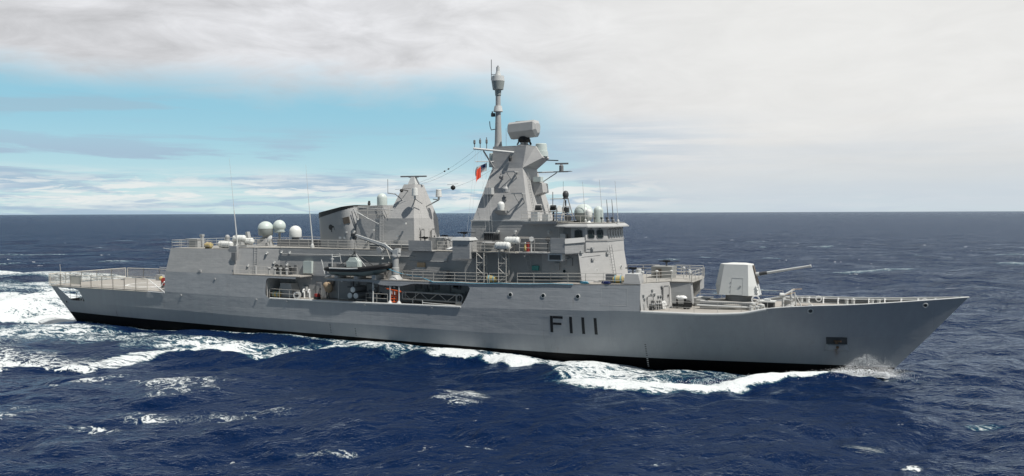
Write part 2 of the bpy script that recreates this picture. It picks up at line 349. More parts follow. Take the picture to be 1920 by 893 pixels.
hm = MB()
TS = [i / 220 for i in range(221)]
def hole_z(x):                                   # open mooring port in each quarter
    if 1.5 < x < 6.1:
        return (max(3.22, 4.85 - (x - 1.5) * 1.2) if x < 3.2 else 3.2), (4.95 if x < 5.5 else 4.95 - (x - 5.5) * 0.4)
    return None
for sgn in (-1, 1):
    for j in range(3):
        rows = 3 if j < 2 else 4
        if j < 2:
            rings = [[lpt(j, tt, sgn).lerp(lpt(j + 1, tt, sgn), k / rows) for k in range(rows + 1)] for tt in TS]
            if sgn > 0: rings = [r[::-1] for r in rings]
            hm.loft(rings, True, False, closed=False)
        else:
            t_lo, t_hi = [], []
            def col(tt, za=None, zb=None):
                A, B = lpt(2, tt, sgn), lpt(3, tt, sgn)
                P = A if za is None else A.lerp(B, (za - A.z) / (B.z - A.z)); Q = B if zb is None else A.lerp(B, (zb - A.z) / (B.z - A.z))
                # slightly hollow flare at the bow
                return P, Q
            t0, t1 = 1.5 / 118, 6.1 / 118
            segs = [([t0 * i / 4 for i in range(5)], None), ([t0 + (t1 - t0) * i / 24 for i in range(25)], 'h'), ([t1 + (1 - t1) * i / 210 for i in range(211)], None)]
            for ts_, kind in segs:
                if kind is None:
                    rings = [[col(tt)[0].lerp(col(tt)[1], k / rows) for k in range(rows + 1)] for tt in ts_]
                    if sgn > 0: rings = [r[::-1] for r in rings]
                    hm.loft(rings, True, False, closed=False)
                else:
                    for part in (0, 1):
                        rings = []
                        for tt in ts_:
                            x = min(max(118 * tt, 1.501), 6.099); zl, zh = hole_z(x)
                            P, Q = col(tt, None, zl) if part == 0 else col(tt, zh, None)
                            rings.append([P, Q])
                        if sgn > 0: rings = [r[::-1] for r in rings]
                        hm.loft(rings, True, False, closed=False)
# transom: solid low, an open gallery above between corner posts
for j in range(2):
    a, b_, c_, d_ = lpt(j, 0, -1), lpt(j, 0, 1), lpt(j + 1, 0, 1), lpt(j + 1, 0, -1)
    hm.add([a, b_, c_, d_], [[0, 3, 2, 1]])
T2, T3 = lpt(2, 0, -1), lpt(3, 0, -1)
def tr(u, s): P = T2.lerp(T3, s); return V((P.x, P.y * u, P.z))
for u0, u1, s0, s1 in ((1, -1, 0, 0.04), (1, -1, 0.9, 1.0), (1, 0.95, 0.04, 0.9), (-0.95, -1, 0.04, 0.9), (0.02, -0.02, 0.04, 0.9)):
    hm.add([tr(u0, s0), tr(u1, s0), tr(u1, s1), tr(u0, s1)], [[0, 3, 2, 1]])
# mooring gallery floor and bulkhead
hm.add([(6.0, -6.1, 3.3), (9, -6.4, 3.3), (9, 6.4, 3.3), (6.0, 6.1, 3.3)], [[0, 1, 2, 3]])
hm.add([(9, -6.5, 3.0), (9, 6.5, 3.0), (9, 6.85, 5.25), (9, -6.85, 5.25)], [[0, 1, 2, 3]])
hull = hm.build('hull', HULL, SHIP)

# gallery fittings seen through the quarter opening
mb = MB(); mb.tube((6.5, -5.6, 3.36), (6.5, -5.6, 4.2), 0.16, n=10); mb.cbox((6.75, -5.6, 3.42), (1.0, 0.4, 0.1)); mb.tube((7.0, -5.6, 3.36), (7.0, -5.6, 4.2), 0.16, n=10)
mb.lathe([(0.2, 0), (0.24, 0.08), (0.2, 0.14)], (6.5, -5.6, 4.15), 10); mb.lathe([(0.2, 0), (0.24, 0.08), (0.2, 0.14)], (7.0, -5.6, 4.15), 10)
mb.build('mooring_bollard', MIDG, SHIP)
mb = MB()
for z in (3.75, 4.15, 4.55): mb.tube((2.3, -6.0, z), (6.5, -6.2, z), 0.022, n=4)
for x in (3.9, 5.3): mb.tube((x, -6.1, 3.2), (x, -6.1, 4.6), 0.03, n=4)
mb.build('gallery_rail', DARK, SHIP)

# side plating of the midship superstructure from sheer to upper deck, with the long boat-bay opening
HX0, HX1 = 42.0, 70.6
def bay_zlo(x):
    zb = sheer_z(x) + 0.06
    if x < HX0 + 0.7: return zb + 0.7 - math.sqrt(max(0, 0.49 - (HX0 + 0.7 - x) ** 2)) if x > HX0 else zb + 0.7
    if x > HX1 - 1.2: u = (x - (HX1 - 1.2)) / 1.2; return zb + 1.95 * u ** 1.7
    return zb
def bay_zhi(x):
    zt = UPZ(x) - 0.30
    if x < HX0 + 0.5: return zt - 0.5 + math.sqrt(max(0, 0.25 - (HX0 + 0.5 - x) ** 2)) if x > HX0 else zt - 0.5
    if x > HX1 - 0.45: u = (x - (HX1 - 0.45)) / 0.45; return zt - 0.33 * u ** 2.6
    if 57.6 < x < 63.4:                        # brackets round the crane foot
        return zt - 0.32 * (1 if 59.2 < x < 61.8 else (x - 57.6) / 1.6 if x < 59.2 else (63.4 - x) / 1.6)
    return zt
pm = MB()
def side_pt(x, z, sgn=-1, out=0.0):
    a, b_ = sheer_z(x), UPZ(x); s = (z - a) / (b_ - a)
    return V((x, sgn * (sheer_b(x) + (UPB(x) - sheer_b(x)) * s + out), z))
def strip(xs, f0, f1, sgn):
    rings = [[side_pt(x, f0(x), sgn), side_pt(x, f1(x), sgn)] for x in xs]
    if sgn > 0: rings = [r[::-1] for r in rings]
    pm.loft(rings, True, False, closed=False)
def rng(a, b_, n): return [a + (b_ - a) * i / n for i in range(n + 1)]
for sgn in (-1, 1):
    strip(rng(24.4, HX0, 20), sheer_z, UPZ, sgn); strip(rng(HX1, 89.5, 24), sheer_z, UPZ, sgn)
    xs = rng(HX0 + 1e-4, HX0 + 0.75, 12) + rng(HX0 + 0.8, HX1 - 1.25, 90) + rng(HX1 - 1.2, HX1 - 1e-4, 16)
    strip(xs, sheer_z, bay_zlo, sgn)
    strip([x for x in xs if x < 46.9] , bay_zhi, UPZ, sgn); strip([x for x in xs if x > 51.3], bay_zhi, UPZ, sgn); pm.cut()
pm.each('side_plating', HULL, SHIP)
# bay interior: inner wall, end walls, ceiling beams
mb = MB()
mb.box((42.0, -4.75, 5.3), (70.6, -4.6, 11.2)); mb.box((41.9, -7.1, 5.3), (42.0, -4.75, 7.95)); mb.box((70.62, -7.1, 5.5), (70.72, -4.75, 8.0))
mb.build('bay_wall', GREY, SHIP)
mb = MB(); mb.box((42.02, 4.6, 5.3), (70.6, 4.75, 11.2)); mb.box((41.9, 4.75, 5.3), (42.0, 7.1, 7.95)); mb.box((70.62, 4.75, 5.5), (70.72, 7.1, 8.0)); mb.build('bay_wall', GREY, SHIP)

# decks
def deck_strip(name, x0, x1, zf, bf, mat, inner=0.0, n=40):
    mb = MB(); rings = []
    for x in rng(x0, x1, n): rings.append([V((x, -bf(x) + inner, zf(x))), V((x, bf(x) - inner, zf(x)))])
    mb.loft([r[::-1] for r in rings], False, False, closed=False); return mb.build(name, mat, SHIP)
fd = deck_strip('flight_deck', 0.02, 24.4, lambda x: 5.31, lambda x: sheer_b(x) - 0.01, DECK)
deck_strip('main_deck', 41.95, 70.65, lambda x: sheer_z(x) + 0.02, lambda x: sheer_b(x) - 0.05, DECK)
FD = lerp_tab([(89.0, 5.96), (94.7, 5.96), (98.8, 6.08), (103, 6.2), (110, 6.5), (117, 6.95)])
deck_strip('foredeck', 88.9, 116.6, FD, lambda x: max(0.03, (hull_b(x, min(FD(x), sheer_z(x) - 0.01)) if x > 90 else sheer_b(x)) - 0.05), DECK, n=60)
for a, b_, nm in ((36.4, 47.3, 'side_deck'), (50.9, 89.4, 'side_deck')):
    mb = MB()
    for sgn in (-1, 1):
        lo, hi = [], []
        rings = [[V((x, sgn * 4.4, UPZ(x) + 0.01)), V((x, sgn * (UPB(x) + 0.02), UPZ(x) + 0.01)), V((x, sgn * (UPB(x) + 0.02), UPZ(x) - 0.09)), V((x, sgn * 4.4, UPZ(x) - 0.09))] for x in rng(a, b_, 30)]
        if sgn < 0: rings = rings[::-1]
        mb.loft(rings, False, True); mb.cut()
    mb.each(nm, DECK, SHIP)
# white rounded gunwale along the bay and the foredeck edge, and the bulwark rail
mb = MB()
for sgn in (-1, 1):
    mb.path([V((x, sgn * (sheer_b(x) + 0.02), sheer_z(x) + 0.02)) for x in rng(42.8, 69.6, 40)], 0.13, 7); mb.cut()
mb.each('gunwale', PALE, SHIP)
mb = MB()
for sgn in (-1, 1):
    mb.path([V((x, sgn * (sheer_b(x) - 0.03), sheer_z(x) - 0.03)) for x in rng(89.6, 101.2, 24)], 0.14, 7)
    mb.path([V((x, sgn * max(0.03, sheer_b(x) - 0.02), sheer_z(x) + 0.02)) for x in rng(101.2, 118.05, 50)], 0.065, 6); mb.cut()
mb.each('deck_edge', PALE, SHIP)
# bulwark inside skin and its stiffeners
mb = MB()
for sgn in (-1, 1):
    rings = []
    for x in rng(101.3, 117.0, 60):
        b_ = sheer_b(x); zl = min(FD(x), sheer_z(x) - 0.05); rings.append([V((x, sgn * max(0.02, b_ - 0.07), sheer_z(x))), V((x, sgn * max(0.02, hull_b(x, zl) - 0.07), zl))])
    if sgn > 0: rings = [r[::-1] for r in rings]
    mb.loft(rings, True, False, closed=False)
bul = mb.build('bulwark', PALE, SHIP)
for sgn in (-1, 1):
    for k, x in enumerate(rng(102.6, 115.4, 9)):
        b_ = sheer_b(x); top = V((x, sgn * (b_ - 0.08), sheer_z(x) - 0.03)); lo = V((x, sgn * max(0.15, hull_b(x, FD(x)) - 0.08), FD(x)))
        mb = MB(); n_ = V((0.07, 0, 0)); o1 = V((x, sgn * (b_ - 0.22), sheer_z(x) - 0.03))
        mb.hexa([lo - n_, lo + n_, lo + n_ + V((0, -sgn * 0.12, 0)), lo - n_ + V((0, -sgn * 0.12, 0))] if sgn < 0 else [lo - n_ + V((0, -0.12, 0)), lo + n_ + V((0, -0.12, 0)), lo + n_, lo - n_],
                [top - n_, top + n_, o1 + n_, o1 - n_] if sgn < 0 else [o1 - n_, o1 + n_, top + n_, top - n_])
        mb.build('bulwark_stiffener', WHITE, bul)
    mb = MB()
    for off in (0.34, 0.62):
        mb.path([V((x, sgn * max(0.05, hull_b(x, sheer_z(x) - off * (sheer_z(x) - FD(x)) / 0.95) - 0.14), sheer_z(x) - off * (sheer_z(x) - FD(x)) / 0.95)) for x in rng(102, 115.5, 40)], 0.06, 4)
    mb.build('stringer_and_shade_band', DARK if sgn > 0 else PALE, bul)  # far side dark, painting the shadow bands under the bulwark rail

# ---- hull details
def on_hull(poly, name, mat, parent, out=0.02, thick=0.03, sgn=-1):
    mb = MB()
    for pg in poly:
        a = [hull_pt(x, z, out, sgn) for x, z in pg]; b_ = [hull_pt(x, z, out - thick, sgn) for x, z in pg]
        n = len(pg); mb.add(a + b_, [list(range(n)), list(range(n, 2 * n))[::-1]] + [[i, n + i, n + (i + 1) % n, (i + 1) % n] for i in range(n)])
    return mb.build(name, mat, parent)
def bar(x0, x1, z0, z1, n=4):
    q = []
    for i in range(n): q.append([(x0, z0 + (z1 - z0) * i / n), (x1, z0 + (z1 - z0) * i / n), (x1, z0 + (z1 - z0) * (i + 1) / n), (x0, z0 + (z1 - z0) * (i + 1) / n)])
    return q
nz0, nz1 = 3.30, 5.02
on_hull(bar(80.02, 80.32, nz0, nz1) + bar(80.34, 81.42, nz1 - 0.26, nz1, 1) + bar(80.34, 81.25, 4.10, 4.34, 1), 'letter', NAVY, hull)
for x in (82.12, 83.42, 84.72): on_hull(bar(x, x + 0.30, nz0, nz1), 'digit', NAVY, hull)
# port side too
on_hull(bar(81.12, 81.42, nz0, nz1) + bar(80.02, 81.10, nz1 - 0.26, nz1, 1) + bar(80.2, 81.10, 4.10, 4.34, 1), 'letter', NAVY, hull, sgn=1)
for x in (79.0, 77.7, 76.4): on_hull(bar(x, x + 0.30, nz0, nz1), 'digit', NAVY, hull, sgn=1)
def low_pt(x, z, out=0.0, sgn=-1):               # on the plating between waterline and lower knuckle
    lo, hi = 0.0, 1.0
    for _ in range(40):
        tt = (lo + hi) / 2; A, B = lpt(1, tt, sgn), lpt(2, tt, sgn); s = (z - A.z) / (B.z - A.z)
        if (A + (B - A) * s).x < x: lo = tt
        else: hi = tt
    P = A + (B - A) * s
    return V((P.x, P.y + sgn * out, P.z))
def marks(x, zs, wdt, mat, name):
    mb = MB()
    for z in zs:
        a = [low_pt(x, z, 0.02), low_pt(x + wdt * 0.7, z, 0.02), low_pt(x + wdt * 0.7, z + 0.07, 0.02), low_pt(x, z + 0.07, 0.02)]
        mb.add(a, [[0, 1, 2, 3]]); mb.cut()
    mb.each(name, mat, hull)
marks(89.6, [1.25 + 0.2 * i for i in range(7)], 0.22, NAVY, 'draught_mark'); marks(89.6, [0.1 + 0.2 * i for i in range(5)], 0.22, WHITE, 'draught_mark')
marks(51.8, [1.5 + 0.2 * i for i in range(6)], 0.2, NAVY, 'draught_mark'); marks(55.4, [1.4 + 0.2 * i for i in range(5)], 0.2, NAVY, 'draught_mark'); marks(14.2, [1.5 + 0.2 * i for i in range(4)], 0.2, NAVY, 'draught_mark')
# portholes in the side plating
def porthole(x, y, z, r, parent, nrm=(0, -1, 0.05)):
    mb = MB(); n_ = V(nrm).normalized(); mb.lathe([(r * 0.80, -0.05), (r * 1.18, -0.05), (r * 1.18, 0.05), (r * 0.9, 0.06), (r * 0.86, 0.0)], (x, y, z), 18, n_); o = mb.build('porthole', PALE, parent)
    return o
for x, z in ((75.5, 7.0), (79.25, 7.05), (83.05, 7.12)):
    P = side_pt(x, z, -1, 0.0); po = porthole(P.x, P.y - 0.02, P.z, 0.21, hull)
    MB().lathe([(0.2, 0.0), (0.2, 0.025)], (P.x, P.y - 0.05, P.z), 18, (0, -1, 0.05)).build('glass', GLASS, SHIP)
# side panel outlines, scupper and overboard discharge fittings
mb = MB()
for x, z in ((33.5, 7.3), (27.6, 5.0), (45.5, 5.0), (40.6, 5.0), (57.0, 5.1), (66.0, 5.2)):
    P = side_pt(x, z) if z > 5.4 else hull_pt(x, z); mb.cbox(P + V((0, -0.05, 0)), (0.22, 0.16, 0.16)); mb.cut()
mb.cbox(side_pt(30.7, 8.15) + V((0, 0.1, 0.05)), (0.5, 0.35, 0.3))
mb.each('discharge_fitting', GREY2, SHIP)
mb = MB(); mb.path([side_pt(x, z, -1, 0.006) for x, z in ((85.5, 6.35), (88.2, 6.4), (88.2, 8.1), (85.5, 8.05), (85.5, 6.35))], 0.012, 4); mb.build('shell_door_outline', GREY2, SHIP)
# anchor pocket with the anchor housed in it
ap = []
for x, z in ((106.55, 4.15), (108.25, 4.15), (108.25, 2.95), (106.55, 2.95)): ap.append((x, z))
def hull_any(x, z, out=0.0):
    zk = LZ[2](x); return hull_pt(x, z, out) if z >= zk else low_pt(x, z, out)
def anc(x, z, out=0.0): return hull_any(x - 0.3, z - 0.42, out)
mb = MB(); a = [anc(x, z, 0.05) for x, z in ((106.5, 4.25), (108.3, 4.25), (108.3, 3.55), (106.5, 3.55))]
b_ = [anc(x, z, 0.03) for x, z in ((106.65, 4.12), (108.15, 4.12), (108.15, 3.62), (106.65, 3.62))]
mb.add(a + b_, [[i, (i + 1) % 4, 4 + (i + 1) % 4, 4 + i] for i in range(4)] + [[4, 5, 6, 7]])
pocket = mb.build('anchor_pocket', DARK, SHIP)
mb = MB(); a = [anc(x, z, o_) for x, z, o_ in ((106.5, 3.55, 0.05), (108.3, 3.55, 0.05), (108.55, 2.85, 0.02), (106.25, 2.85, 0.02))]; c_ = [anc(x, z, 0.28) for x, z in ((106.75, 3.45), (108.05, 3.45), (108.2, 3.0), (106.6, 3.0))]
mb.add(a + c_, [[i, 4 + i, 4 + (i + 1) % 4, (i + 1) % 4] for i in range(4)] + [[4, 7, 6, 5]]); mb.build('bolster', HULL, pocket)
mb = MB(); c0 = anc(107.4, 3.88, 0.12)
mb.cbox(c0, (0.85, 0.16, 0.14), rz=R(-18)); mb.cbox(c0 + V((0, 0.02, -0.1)), (0.25, 0.2, 0.34)); mb.lathe([(0.14, 0), (0.14, 0.2)], anc(107.45, 3.28, 0.2), 10, (0.2, -1, 0))
mb.build('anchor', RUST, pocket)
# fairleads
for x, z, r in ((104.95, 6.42, 0.27), (114.5, 7.05, 0.24)):
    for sgn in (-1, 1):
        P = hull_pt(x, z, 0.02, sgn); mb = MB(); mb.ring([(r * 0.62, -0.02), (r * 0.75, 0.08), (r, 0.07), (r * 1.15, -0.03)], P, 18, (0.3, sgn, -0.25)); fl = mb.build('fairlead', PALE, SHIP)
        MB().lathe([(r * 0.66, 0.0), (r * 0.6, 0.03)], P, 16, (0.3, sgn, -0.25)).build('opening', DARK, fl)  # dark disc painted for the shade inside the fairlead, no real hole
        Q = V((x, sgn * (sheer_b(x) - 0.4), FD(x) + 0.42)); mb = MB(); mb.ring([(r * 0.75, 0), (r * 1.2, 0.02), (r * 1.2, 0.12), (r * 0.75, 0.14)], Q, 16, (0.3, -sgn, 0.2)); mb.build('fairlead', PALE, SHIP)
for x, z in ((3.2, 2.9), (6.9, 3.4)):
    P = hull_any(x, z + 0.02, 0.0); mb = MB(); mb.ring([(0.16, -0.02), (0.2, 0.08), (0.3, 0.05), (0.33, -0.05)], P, 14, (0, -1, -0.1)); fl = mb.build('fairlead', GREY2, SHIP)
    MB().lathe([(0.17, 0), (0.15, 0.03)], P, 12, (0, -1, -0.1)).build('opening', DARK, fl)  # solid dark disc, painted shade of the lead's mouth

# ---- flight deck: markings and the upright safety-net frames
mb = MB(); cx, cy, n = 14.2, 0.4, 48
ring = [(cx + 4.3 * math.cos(2 * math.pi * i / n), cy + 4.3 * math.sin(2 * math.pi * i / n), 5.316) for i in range(n)]; ring2 = [(cx + 3.9 * math.cos(2 * math.pi * i / n), cy + 3.9 * math.sin(2 * math.pi * i / n), 5.316) for i in range(n)]
mb.add(ring + ring2, [[i, (i + 1) % n, n + (i + 1) % n, n + i] for i in range(n)])
def dline(p, q, ww, z=5.320):
    p, q = V((*p, z)), V((*q, z)); d = (q - p).normalized(); s = V((-d.y, d.x, 0)) * ww / 2
    mb.add([p - s, q - s, q + s, p + s], [[0, 1, 2, 3]])
dline((10.3, 0.4), (24.0, 0.4), 0.3); dline((14.6, -6.6), (20.5, -1.2), 0.32, 5.324); dline((4.5, -3.5), (19, -3.0), 0.2, 5.328); dline((20.5, -6), (20.5, 6.5), 0.2, 5.332)
mb.build('deck_marking', WHITE, fd)
def net_frame(p, q, solid=False):
    p, q = V(p), V(q); up = V((0, 0, 1)); mb = MB(); z0, z1 = -0.12, 1.62
    for a in (p, q): mb.tube(a + up * z0, a + up * z1, 0.045, n=5)
    for z in (z0, 0.30, z1): mb.tube(p + up * z, q + up * z, 0.045 if z != 0.3 else 0.035, n=5)
    d = q - p
    o = mb.build('net_frame', CREAM, fd); mb = MB()
    if solid: mb.add([p + up * .32, q + up * .32, q + up * 1.5, p + up * 1.5, p + up * .32 + V((0, .03, 0)), q + up * .32 + V((0, .03, 0)), q + up * 1.5 + V((0, .03, 0)), p + up * 1.5 + V((0, .03, 0))], [[0, 1, 2, 3], [7, 6, 5, 4]])
    k = int(d.length / 0.17)
    for i in range(1, k): mb.tube(p + d * i / k + up * 0.0, p + d * i / k + up * z1, 0.011, n=3, cap=False)
    for i in range(1, 10): mb.tube(p + up * (z1 * i / 10), q + up * (z1 * i / 10), 0.011, n=3, cap=False)
    mb.build('net', CREAM, o)
def edge(x, sgn): return V((x, sgn * (sheer_b(x) + 0.12), 5.3))
nx = rng(0.25, 21.4, 9)
for i in range(9): net_frame(edge(nx[i], -1), edge(nx[i + 1], -1), solid=(i == 2))
nx2 = rng(0.25, 24.2, 7)
for i in range(7): net_frame(edge(nx2[i], 1), edge(nx2[i + 1], 1))
ny = rng(-6.5, 6.5, 5)
for i in range(5): net_frame((-0.12, ny[i], 5.3), (-0.12, ny[i + 1], 5.3))
mb = MB(); mb.tube(edge(21.6, -1) + V((0, 0, 1.5)), edge(24.6, -1) + V((0, 0, -0.05)), 0.05); mb.tube(edge(21.4, -1) + V((0, 0, -0.1)), edge(24.6, -1) + V((0, 0, -0.12)), 0.05); mb.build('net_stay', WHITE, fd)
mb = MB()
for x, y in ((4.5, 6.0), (12.5, 6.4), (20, 6.3), (3, 3.5)): mb.cbox((x, y, 5.42), (0.7, 0.35, 0.2)); mb.cut()
mb.cut(); mb.cbox((9.2, 5.2, 5.75), (1.4, 0.5, 0.9)); mb.each('deck_locker', GREY2, SHIP)
mb = MB(); mb.tube((-0.2, -4.5, 5.3), (-0.5, -4.5, 8.2), 0.03); mb.build('stern_jackstaff', RAIL, SHIP)

# ---- hangar, deckhouses
def zpl(z): return lambda x, y: z
mb = MB()
mb.hexa([(24.4, -6.95, 7.95), (36.4, -7.1, 7.95), (36.4, 7.1, 7.95), (24.4, 6.95, 7.95)], [(24.7, -6.3, 11.05), (36.5, -6.35, 11.05), (36.5, 6.35, 11.05), (24.7, 6.3, 11.05)])
mb.hexa([(24.4, -7.2, 5.32), (24.45, -7.2, 5.32), (24.45, 7.2, 5.32), (24.4, 7.2, 5.32)], [(24.41, -6.97, 7.97), (24.46, -6.97, 7.97), (24.46, 6.97, 7.97), (24.41, 6.97, 7.97)])
hangar = mb.build('hangar', GREY, SHIP)
mb = MB(); mb.box((24.30, -3.2, 5.35), (24.38, 3.2, 9.9)); mb.build('roller_door', MIDG, hangar)
mb = MB()
for i in range(22): mb.box((24.26, -3.2, 5.4 + i * 0.2), (24.29, 3.2, 5.5 + i * 0.2))
mb.build('door_slat', MIDG, hangar)
mb = MB(); mb.box((24.72, -6.3, 11.06), (36.5, 6.3, 11.09)); mb.build('hangar_roof', DECKG, hangar)
mb = MB(); mb.box((35.2, -6.42, 10.2), (36.45, -6.3, 11.5)); mb.box((35.2, -6.3, 11.06), (36.45, -5.9, 11.5)); mb.build('whip_base', GREY, hangar)
mb = MB(); mb.path([(24.5, -6.4, 8.08), (30, -6.62, 8.08), (36.4, -6.95, 8.08)], 0.03); mb.build('rubbing_strip', MIDG, hangar)
# midship deckhouse (01 level) with the angled after corner
TOP1 = 11.28
mb = MB()
mb.prism([(36.3, -6.75), (36.9, -6.5), (42.2, -4.95), (83.0, -4.75), (83.0, 4.75), (42.2, 4.95), (36.9, 6.5), (36.3, 6.75)], 8.0, TOP1,
         [(36.3, -6.1), (36.8, -6.0), (42.0, -4.62), (83.0, -4.55), (83.0, 4.55), (42.0, 4.62), (36.8, 6.0), (36.3, 6.1)])
house = mb.build('deckhouse', GREY, SHIP)
mb = MB(); mb.prism([(36.5, -6.1), (42.0, -4.68), (83.0, -4.62), (83.0, 4.62), (42.0, 4.68), (36.5, 6.1)], TOP1 + 0.004, TOP1 + 0.05); mb.build('upper_deck', DECKG, house)
mb = MB(); mb.path([(42.4, -4.85, 10.55), (62.0, -4.80, 10.6)], 0.06, 6); mb.path([(61.5, -4.8, 10.1), (66.5, -4.8, 10.12)], 0.045, 6); mb.build('pipe_run', GREY2, house)
# lower bridge block with angled front corners (z 8.5 to 11.4), then pilothouse on top
A_, B_ = (81.5, -6.8), (84.75, -2.75)
def mir(p): return [(x, -y) for x, y in p[::-1]]
def onAB(u, off=0.0): return (A_[0] + (B_[0] - A_[0]) * u + off, A_[1] + (B_[1] - A_[1]) * u)
low = [(78.0, -4.7), (82.15, -4.7), onAB(0.30), B_]; lowb = [(x + (0.5 if i > 1 else 0.0), y - (0.25 if i == 2 else 0.1 if i == 3 else 0)) for i, (x, y) in enumerate(low)]
mb = MB(); mb.prism(lowb + mir(lowb), 8.3, 11.42, low + mir(low)); bridge = mb.build('bridge', MASTG, SHIP)
pil = [(81.3, -4.78), onAB(0.48), B_]; pilt = [(81.3, -4.66), onAB(0.49, -0.12), (B_[0] - 0.15, B_[1] + 0.05)]
mb = MB(); mb.prism(pil + mir(pil), 11.44, 14.22, pilt + mir(pilt)); pilot = mb.build('pilothouse', MASTG, SHIP)
# bridge roof with a white overhanging visor
r0 = [(79.2, -4.3), (80.9, -5.3), onAB(0.42, 0.45), (B_[0] + 0.55, -2.75)]; r1 = [(79.2, -4.2), (81.2, -4.9), onAB(0.48, 0.05), (B_[0] + 0.1, -2.7)]
mb = MB(); mb.prism(r0 + mir(r0), 14.06, 14.16, r0 + mir(r0)); mb.prism(r0 + mir(r0), 14.165, 14.45, r1 + mir(r1)); mb.build('roof', GREY2, pilot)
mb = MB(); mb.prism([(x, y * 0.97) for x, y in r1 + mir(r1)], 14.502, 14.53); mb.build('roof_deck', DECKG, pilot)
# windows: quad frames on sloping faces
def face_window(p0, p1, u0, u1, zlo, zhi, z_lo_face, z_hi_face, q0, q1, parent, hull_out):
    # p0->p1 bottom edge of face, q0->q1 top edge
    def P(u, z, off):
        s = (z - z_lo_face) / (z_hi_face - z_lo_face)
        bt = V((p0[0] + (p1[0] - p0[0]) * u, p0[1] + (p1[1] - p0[1]) * u, 0)); tp = V((q0[0] + (q1[0] - q0[0]) * u, q0[1] + (q1[1] - q0[1]) * u, 0))
        r_ = bt.lerp(tp, s); r_.z = z; return r_ + V(hull_out) * off
    def rr(uu0, uu1, za, zb, off, c=0.16):
        du = (uu1 - uu0) * c; dz_ = (zb - za) * c * 0.8
        return [P(uu0 + du, za, off), P(uu1 - du, za, off), P(uu1, za + dz_, off), P(uu1, zb - dz_, off), P(uu1 - du, zb, off), P(uu0 + du, zb, off), P(uu0, zb - dz_, off), P(uu0, za + dz_, off)]
    L = (V(p1).to_2d() - V(p0).to_2d()).length if False else math.hypot(p1[0] - p0[0], p1[1] - p0[1])
    e = 0.07 / L
    mb = MB(); mb.hexa(rr(u0 - e, u1 + e, zlo - 0.07, zhi + 0.07, 0.0)[::1], rr(u0 - e, u1 + e, zlo - 0.07, zhi + 0.07, 0.035)); fr = mb.build('window', MIDG, parent)
    mb = MB(); mb.hexa(rr(u0, u1, zlo, zhi, 0.036), rr(u0, u1, zlo, zhi, 0.05)); mb.build('pane', GLASS, fr)
    mb = MB(); um = (u0 + u1) / 2; mb.tube(P(um, zhi + 0.12, 0.05), P(um, zhi + 0.16, 0.2), 0.05); mb.tube(P(um, zhi + 0.1, 0.07), P(um + (u1 - u0) * 0.3, zlo + 0.25, 0.06), 0.012, n=3); mb.build('wiper', MIDG, fr)
nA_ = V((B_[1] - A_[1], -(B_[0] - A_[0]), 0)).normalized()
for sgn in (-1, 1):
    fl = lambda p: (p[0], p[1] * -sgn)
    n2_ = (nA_.x, nA_.y * -sgn, 0.03)
    for u0, u1 in ((0.10, 0.38), (0.51, 0.79)):
        face_window(fl(pil[1]), fl(pil[2]), u0, u1, 12.95, 13.78, 11.44, 14.22, fl(pilt[1]), fl(pilt[2]), pilot, n2_)
    face_window(fl((81.3, -4.78)), fl(onAB(0.48)), 0.28, 0.76, 12.95, 13.75, 11.44, 14.22, fl((81.3, -4.66)), fl(onAB(0.49, -0.12)), pilot, (0, sgn, 0.03))
for k in range(6):
    u0 = 0.03 + k * 0.162
    face_window((B_[0], -2.75), (B_[0], 2.75), u0, u0 + 0.115, 12.95, 13.78, 11.44, 14.22, (B_[0] - 0.15, -2.7), (B_[0] - 0.15, 2.7), pilot, (1, 0, 0.03))
# sill moulding, cable rails, ladder and portholes on the angled bridge face
def chamf(u, z, off=0.03):
    k = 0.5 * (11.42 - z) / 3.12 if z < 11.42 else 0.0
    x, y = onAB(u); return V((x + k, y - 0.1 * k / 0.5, z)) + nA_ * off
mb = MB(); mb.path([chamf(0.40, 12.7, 0.03), chamf(1.0, 12.72, 0.03)], 0.035, 4); mb.path([chamf(0.36, 11.5), chamf(1.0, 11.6)], 0.025, 4); mb.path([chamf(0.36, 11.0), chamf(0.80, 11.15)], 0.02, 4)
mb.path([V((B_[0] + 0.05, y, 12.72)) for y in (-2.75, 2.75)], 0.035, 4); mb.build('cable_rail', MIDG, bridge)
def ladder(pts0, pts1, wdir, wdt, parent, mat=GREY2, step=0.3, r=0.025, name='ladder'):
    a, b_ = V(pts0), V(pts1); wd = V(wdir).normalized() * wdt / 2; mb = MB()
    mb.tube(a - wd, b_ - wd, r, n=4); mb.tube(a + wd, b_ + wd, r, n=4); L = (b_ - a).length; k = int(L / step)
    for i in range(1, k): p = a.lerp(b_, i / k); mb.tube(p - wd, p + wd, r * 0.75, n=4)
    return mb.build(name, mat, parent)
dAB = V((B_[0] - A_[0], B_[1] - A_[1], 0)).normalized()
ladder(chamf(1.0, 8.6, 0.1) + V((0.1, 0.7, 0)), chamf(1.0, 12.2, 0.1) + V((0.12, 0.15, 0)), (0.25, 1, 0), 0.5, bridge, MIDG)
for u, z, nr in ((0.66, 9.55, nA_),):
    p = chamf(u, z, 0.0); po = porthole(p.x, p.y, p.z, 0.2, bridge, (nr.x, nr.y, 0.1)); MB().lathe([(0.19, 0), (0.19, 0.025)], p, 16, (nr.x, nr.y, 0.1)).build('porthole_glass', GLASS, bridge)
p = V((B_[0] + 0.30, 0.6, 9.7)); porthole(p.x, p.y, p.z, 0.2, bridge, (1, 0, 0.2)); MB().lathe([(0.19, 0), (0.19, 0.025)], p, 16, (1, 0, 0.2)).build('porthole_glass', GLASS, bridge)
porthole(80.6, -4.74, 9.45, 0.2, house); MB().lathe([(0.19, 0), (0.19, 0.03)], (80.6, -4.75, 9.45), 16, (0, -1, 0)).build('porthole_glass', GLASS, house)
mb = MB()
